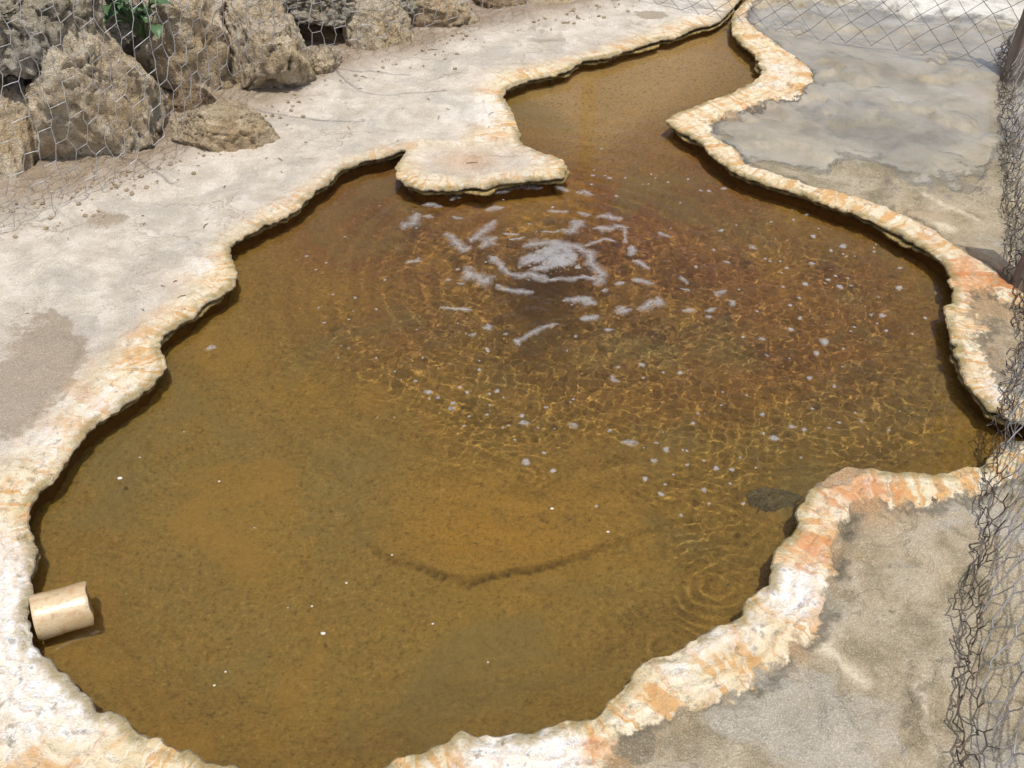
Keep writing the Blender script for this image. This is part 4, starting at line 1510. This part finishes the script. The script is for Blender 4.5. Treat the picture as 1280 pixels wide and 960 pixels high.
pc = on_dist(160, 8, 3.30)
plant = empty('leafy_plant', tuple(pc - np.array([0, -.05, .05])))
tag(plant, 'small green broad leaved plant growing between boulders at the photo top', 'plant')
lf0 = leaf_mesh()
pr = random.Random(8)
sg = []
for k in range(30):
    o = lf0 if k == 0 else lf0.copy()
    if k:
        COL.objects.link(o)
    o.parent = plant
    q = (pr.uniform(-.075, .075), pr.uniform(-.05, .05), pr.uniform(-.02, .11))
    o.location = q
    o.rotation_euler = (pr.uniform(-.4, .9), pr.uniform(-.5, .5), pr.uniform(0, 6.28))
    s_ = pr.uniform(.7, 1.15)
    o.scale = (s_, s_, s_)
    sg.append(((0, .03, -.1), q))
# unseen bare runners added above the frame to cast line shadows on the ground
SH = np.array([sdir.x, sdir.y]) / sdir.z
SHADOW_LINES = [[(330, 60), (400, 72), (425, 96), (442, 110), (470, 119), (515, 116), (540, 112)], [(405, 76), (425, 90), (470, 91), (512, 93)],
       [(240, 128), (300, 138), (350, 143), (420, 151), (440, 146)], [(150, 190), (172, 204), (190, 214), (222, 226)]]
rs_ = []
for L in SHADOW_LINES:
    hh = 1.05
    P = []
    for px, py in L:
        q2 = on_plane(px, py)
        P.append((q2[0] + SH[0] * hh, q2[1] + SH[1] * hh, hh))
    if L is not SHADOW_LINES[1]:
        P = [(pc[0], pc[1] + .06, pc[2] + .03), (pc[0] + .02, pc[1] + .02, .62)] + P
    P, _s = resample(catmull(np.array(P), 8)[:-8], .02, closed=False)
    P = P + np.stack([fbm(P * 9 + 3, 2), fbm(P * 9 + 13, 2), fbm(P * 9 + 23, 2)], -1) * .012
    rs_ += [(P[k] - np.array(plant.location), P[k + 1] - np.array(plant.location)) for k in range(len(P) - 1)]
V_, F_ = tubes(np.array(rs_), .0030, 6)
mesh_obj('shadow_runner', V_, F_, M_WOOD, plant)
V_, F_ = tubes(np.array(sg), .0015)
o = mesh_obj('stem', V_, F_, M_LEAF, plant)

# ------------------------------------------------------------------ litter
lr = random.Random(15)
tv = []
for _ in range(80):
    px, py = lr.choice([(lr.uniform(0, 560), lr.uniform(60, 420)), (lr.uniform(150, 700), lr.uniform(40, 220))])
    c2 = on_plane(px, py)
    ix = np.array([c2[0]])
    iy = np.array([c2[1]])
    if wall_behind(ix, iy)[0] > -.02 or inside(RING[::2], ix, iy)[0] or KD.find((c2[0], c2[1], 0))[2] < .06:
        continue
    z = ground_h(ix, iy, rim_sd(ix, iy), np.array([KD.find((c2[0], c2[1], 0))[2]]))[0]
    a = lr.uniform(0, 3.14)
    L = lr.choice([.003, .004, .005, .007, .012, .02])
    m_ = (c2[0] + lr.uniform(-.2, .2) * L, c2[1] + lr.uniform(-.2, .2) * L, z + .004)
    tv.append(((c2[0] - math.cos(a) * L, c2[1] - math.sin(a) * L, z + .002), m_))
    tv.append((m_, (c2[0] + math.cos(a) * L, c2[1] + math.sin(a) * L, z + .002)))
V_, F_ = tubes(np.array(tv), .0012)
nt = NT('dry_litter')
nt.pbr(nt.mix(nt.noise(9, 3), (.10, .065, .04), (.20, .14, .085)), .9)
kind(mesh_obj('twigs', V_, F_, nt.m), 'stuff')

bm = bmesh.new()
for _ in range(480):
    t = lr.uniform(0, len(WALL) - 2)
    i = int(t)
    q = WALL[i] + (WALL[i + 1] - WALL[i]) * (t - i)
    dx = abs(lr.gauss(0, .10))
    x, y = q[0] + dx * .6 + lr.uniform(-.02, .02), q[1] - dx * .8
    if x > .6 or x < -2.2 or KD.find((x, y, 0))[2] < .08:
        continue
    ax, ay = np.array([x]), np.array([y])
    z = ground_h(ax, ay, rim_sd(ax, ay), np.array([KD.find((x, y, 0))[2]]))[0]
    s_ = lr.choice([.002, .003, .003, .004, .006, .009])
    tt = bmesh.ops.create_icosphere(bm, subdivisions=1, radius=s_)
    for v in tt['verts']:
        v.co = Vector((v.co.x * lr.uniform(.8, 1.2), v.co.y * lr.uniform(.7, 1.1), v.co.z * lr.uniform(.5, .9))) + Vector((x, y, z + s_ * .3))
me = bpy.data.meshes.new('gravel')
bm.to_mesh(me)
bm.free()
me.materials.append(M_PALE)
o = bpy.data.objects.new('gravel', me)
COL.objects.link(o)
kind(o, 'stuff')

# white flecks floating on the calm side
bm = bmesh.new()
for px, py, s_ in [(150, 598, .0042), (274, 602, .0022), (404, 792, .0036), (390, 758, .002), (433, 729, .002), (541, 780, .002), (175, 572, .0018), (230, 540, .0016), (282, 840, .0018), (268, 857, .002),
                   (610, 828, .0016), (490, 694, .0018), (760, 665, .0025), (690, 636, .003), (360, 760, .0014), (318, 660, .0014)]:
    c2 = on_plane(px, py, WATER_Z)
    tt = bmesh.ops.create_icosphere(bm, subdivisions=2, radius=s_)
    for v in tt['verts']:
        v.co = Vector((v.co.x * 1.4, v.co.y, v.co.z * .35)) + Vector((c2[0], c2[1], WATER_Z + .001))
me = bpy.data.meshes.new('floating_flecks')
bm.to_mesh(me)
bm.free()
nf = NT('white_fleck')
nf.pbr((.55, .53, .48), .7)
me.materials.append(nf.m)
o = bpy.data.objects.new('floating_flecks', me)
COL.objects.link(o)
kind(o, 'stuff')
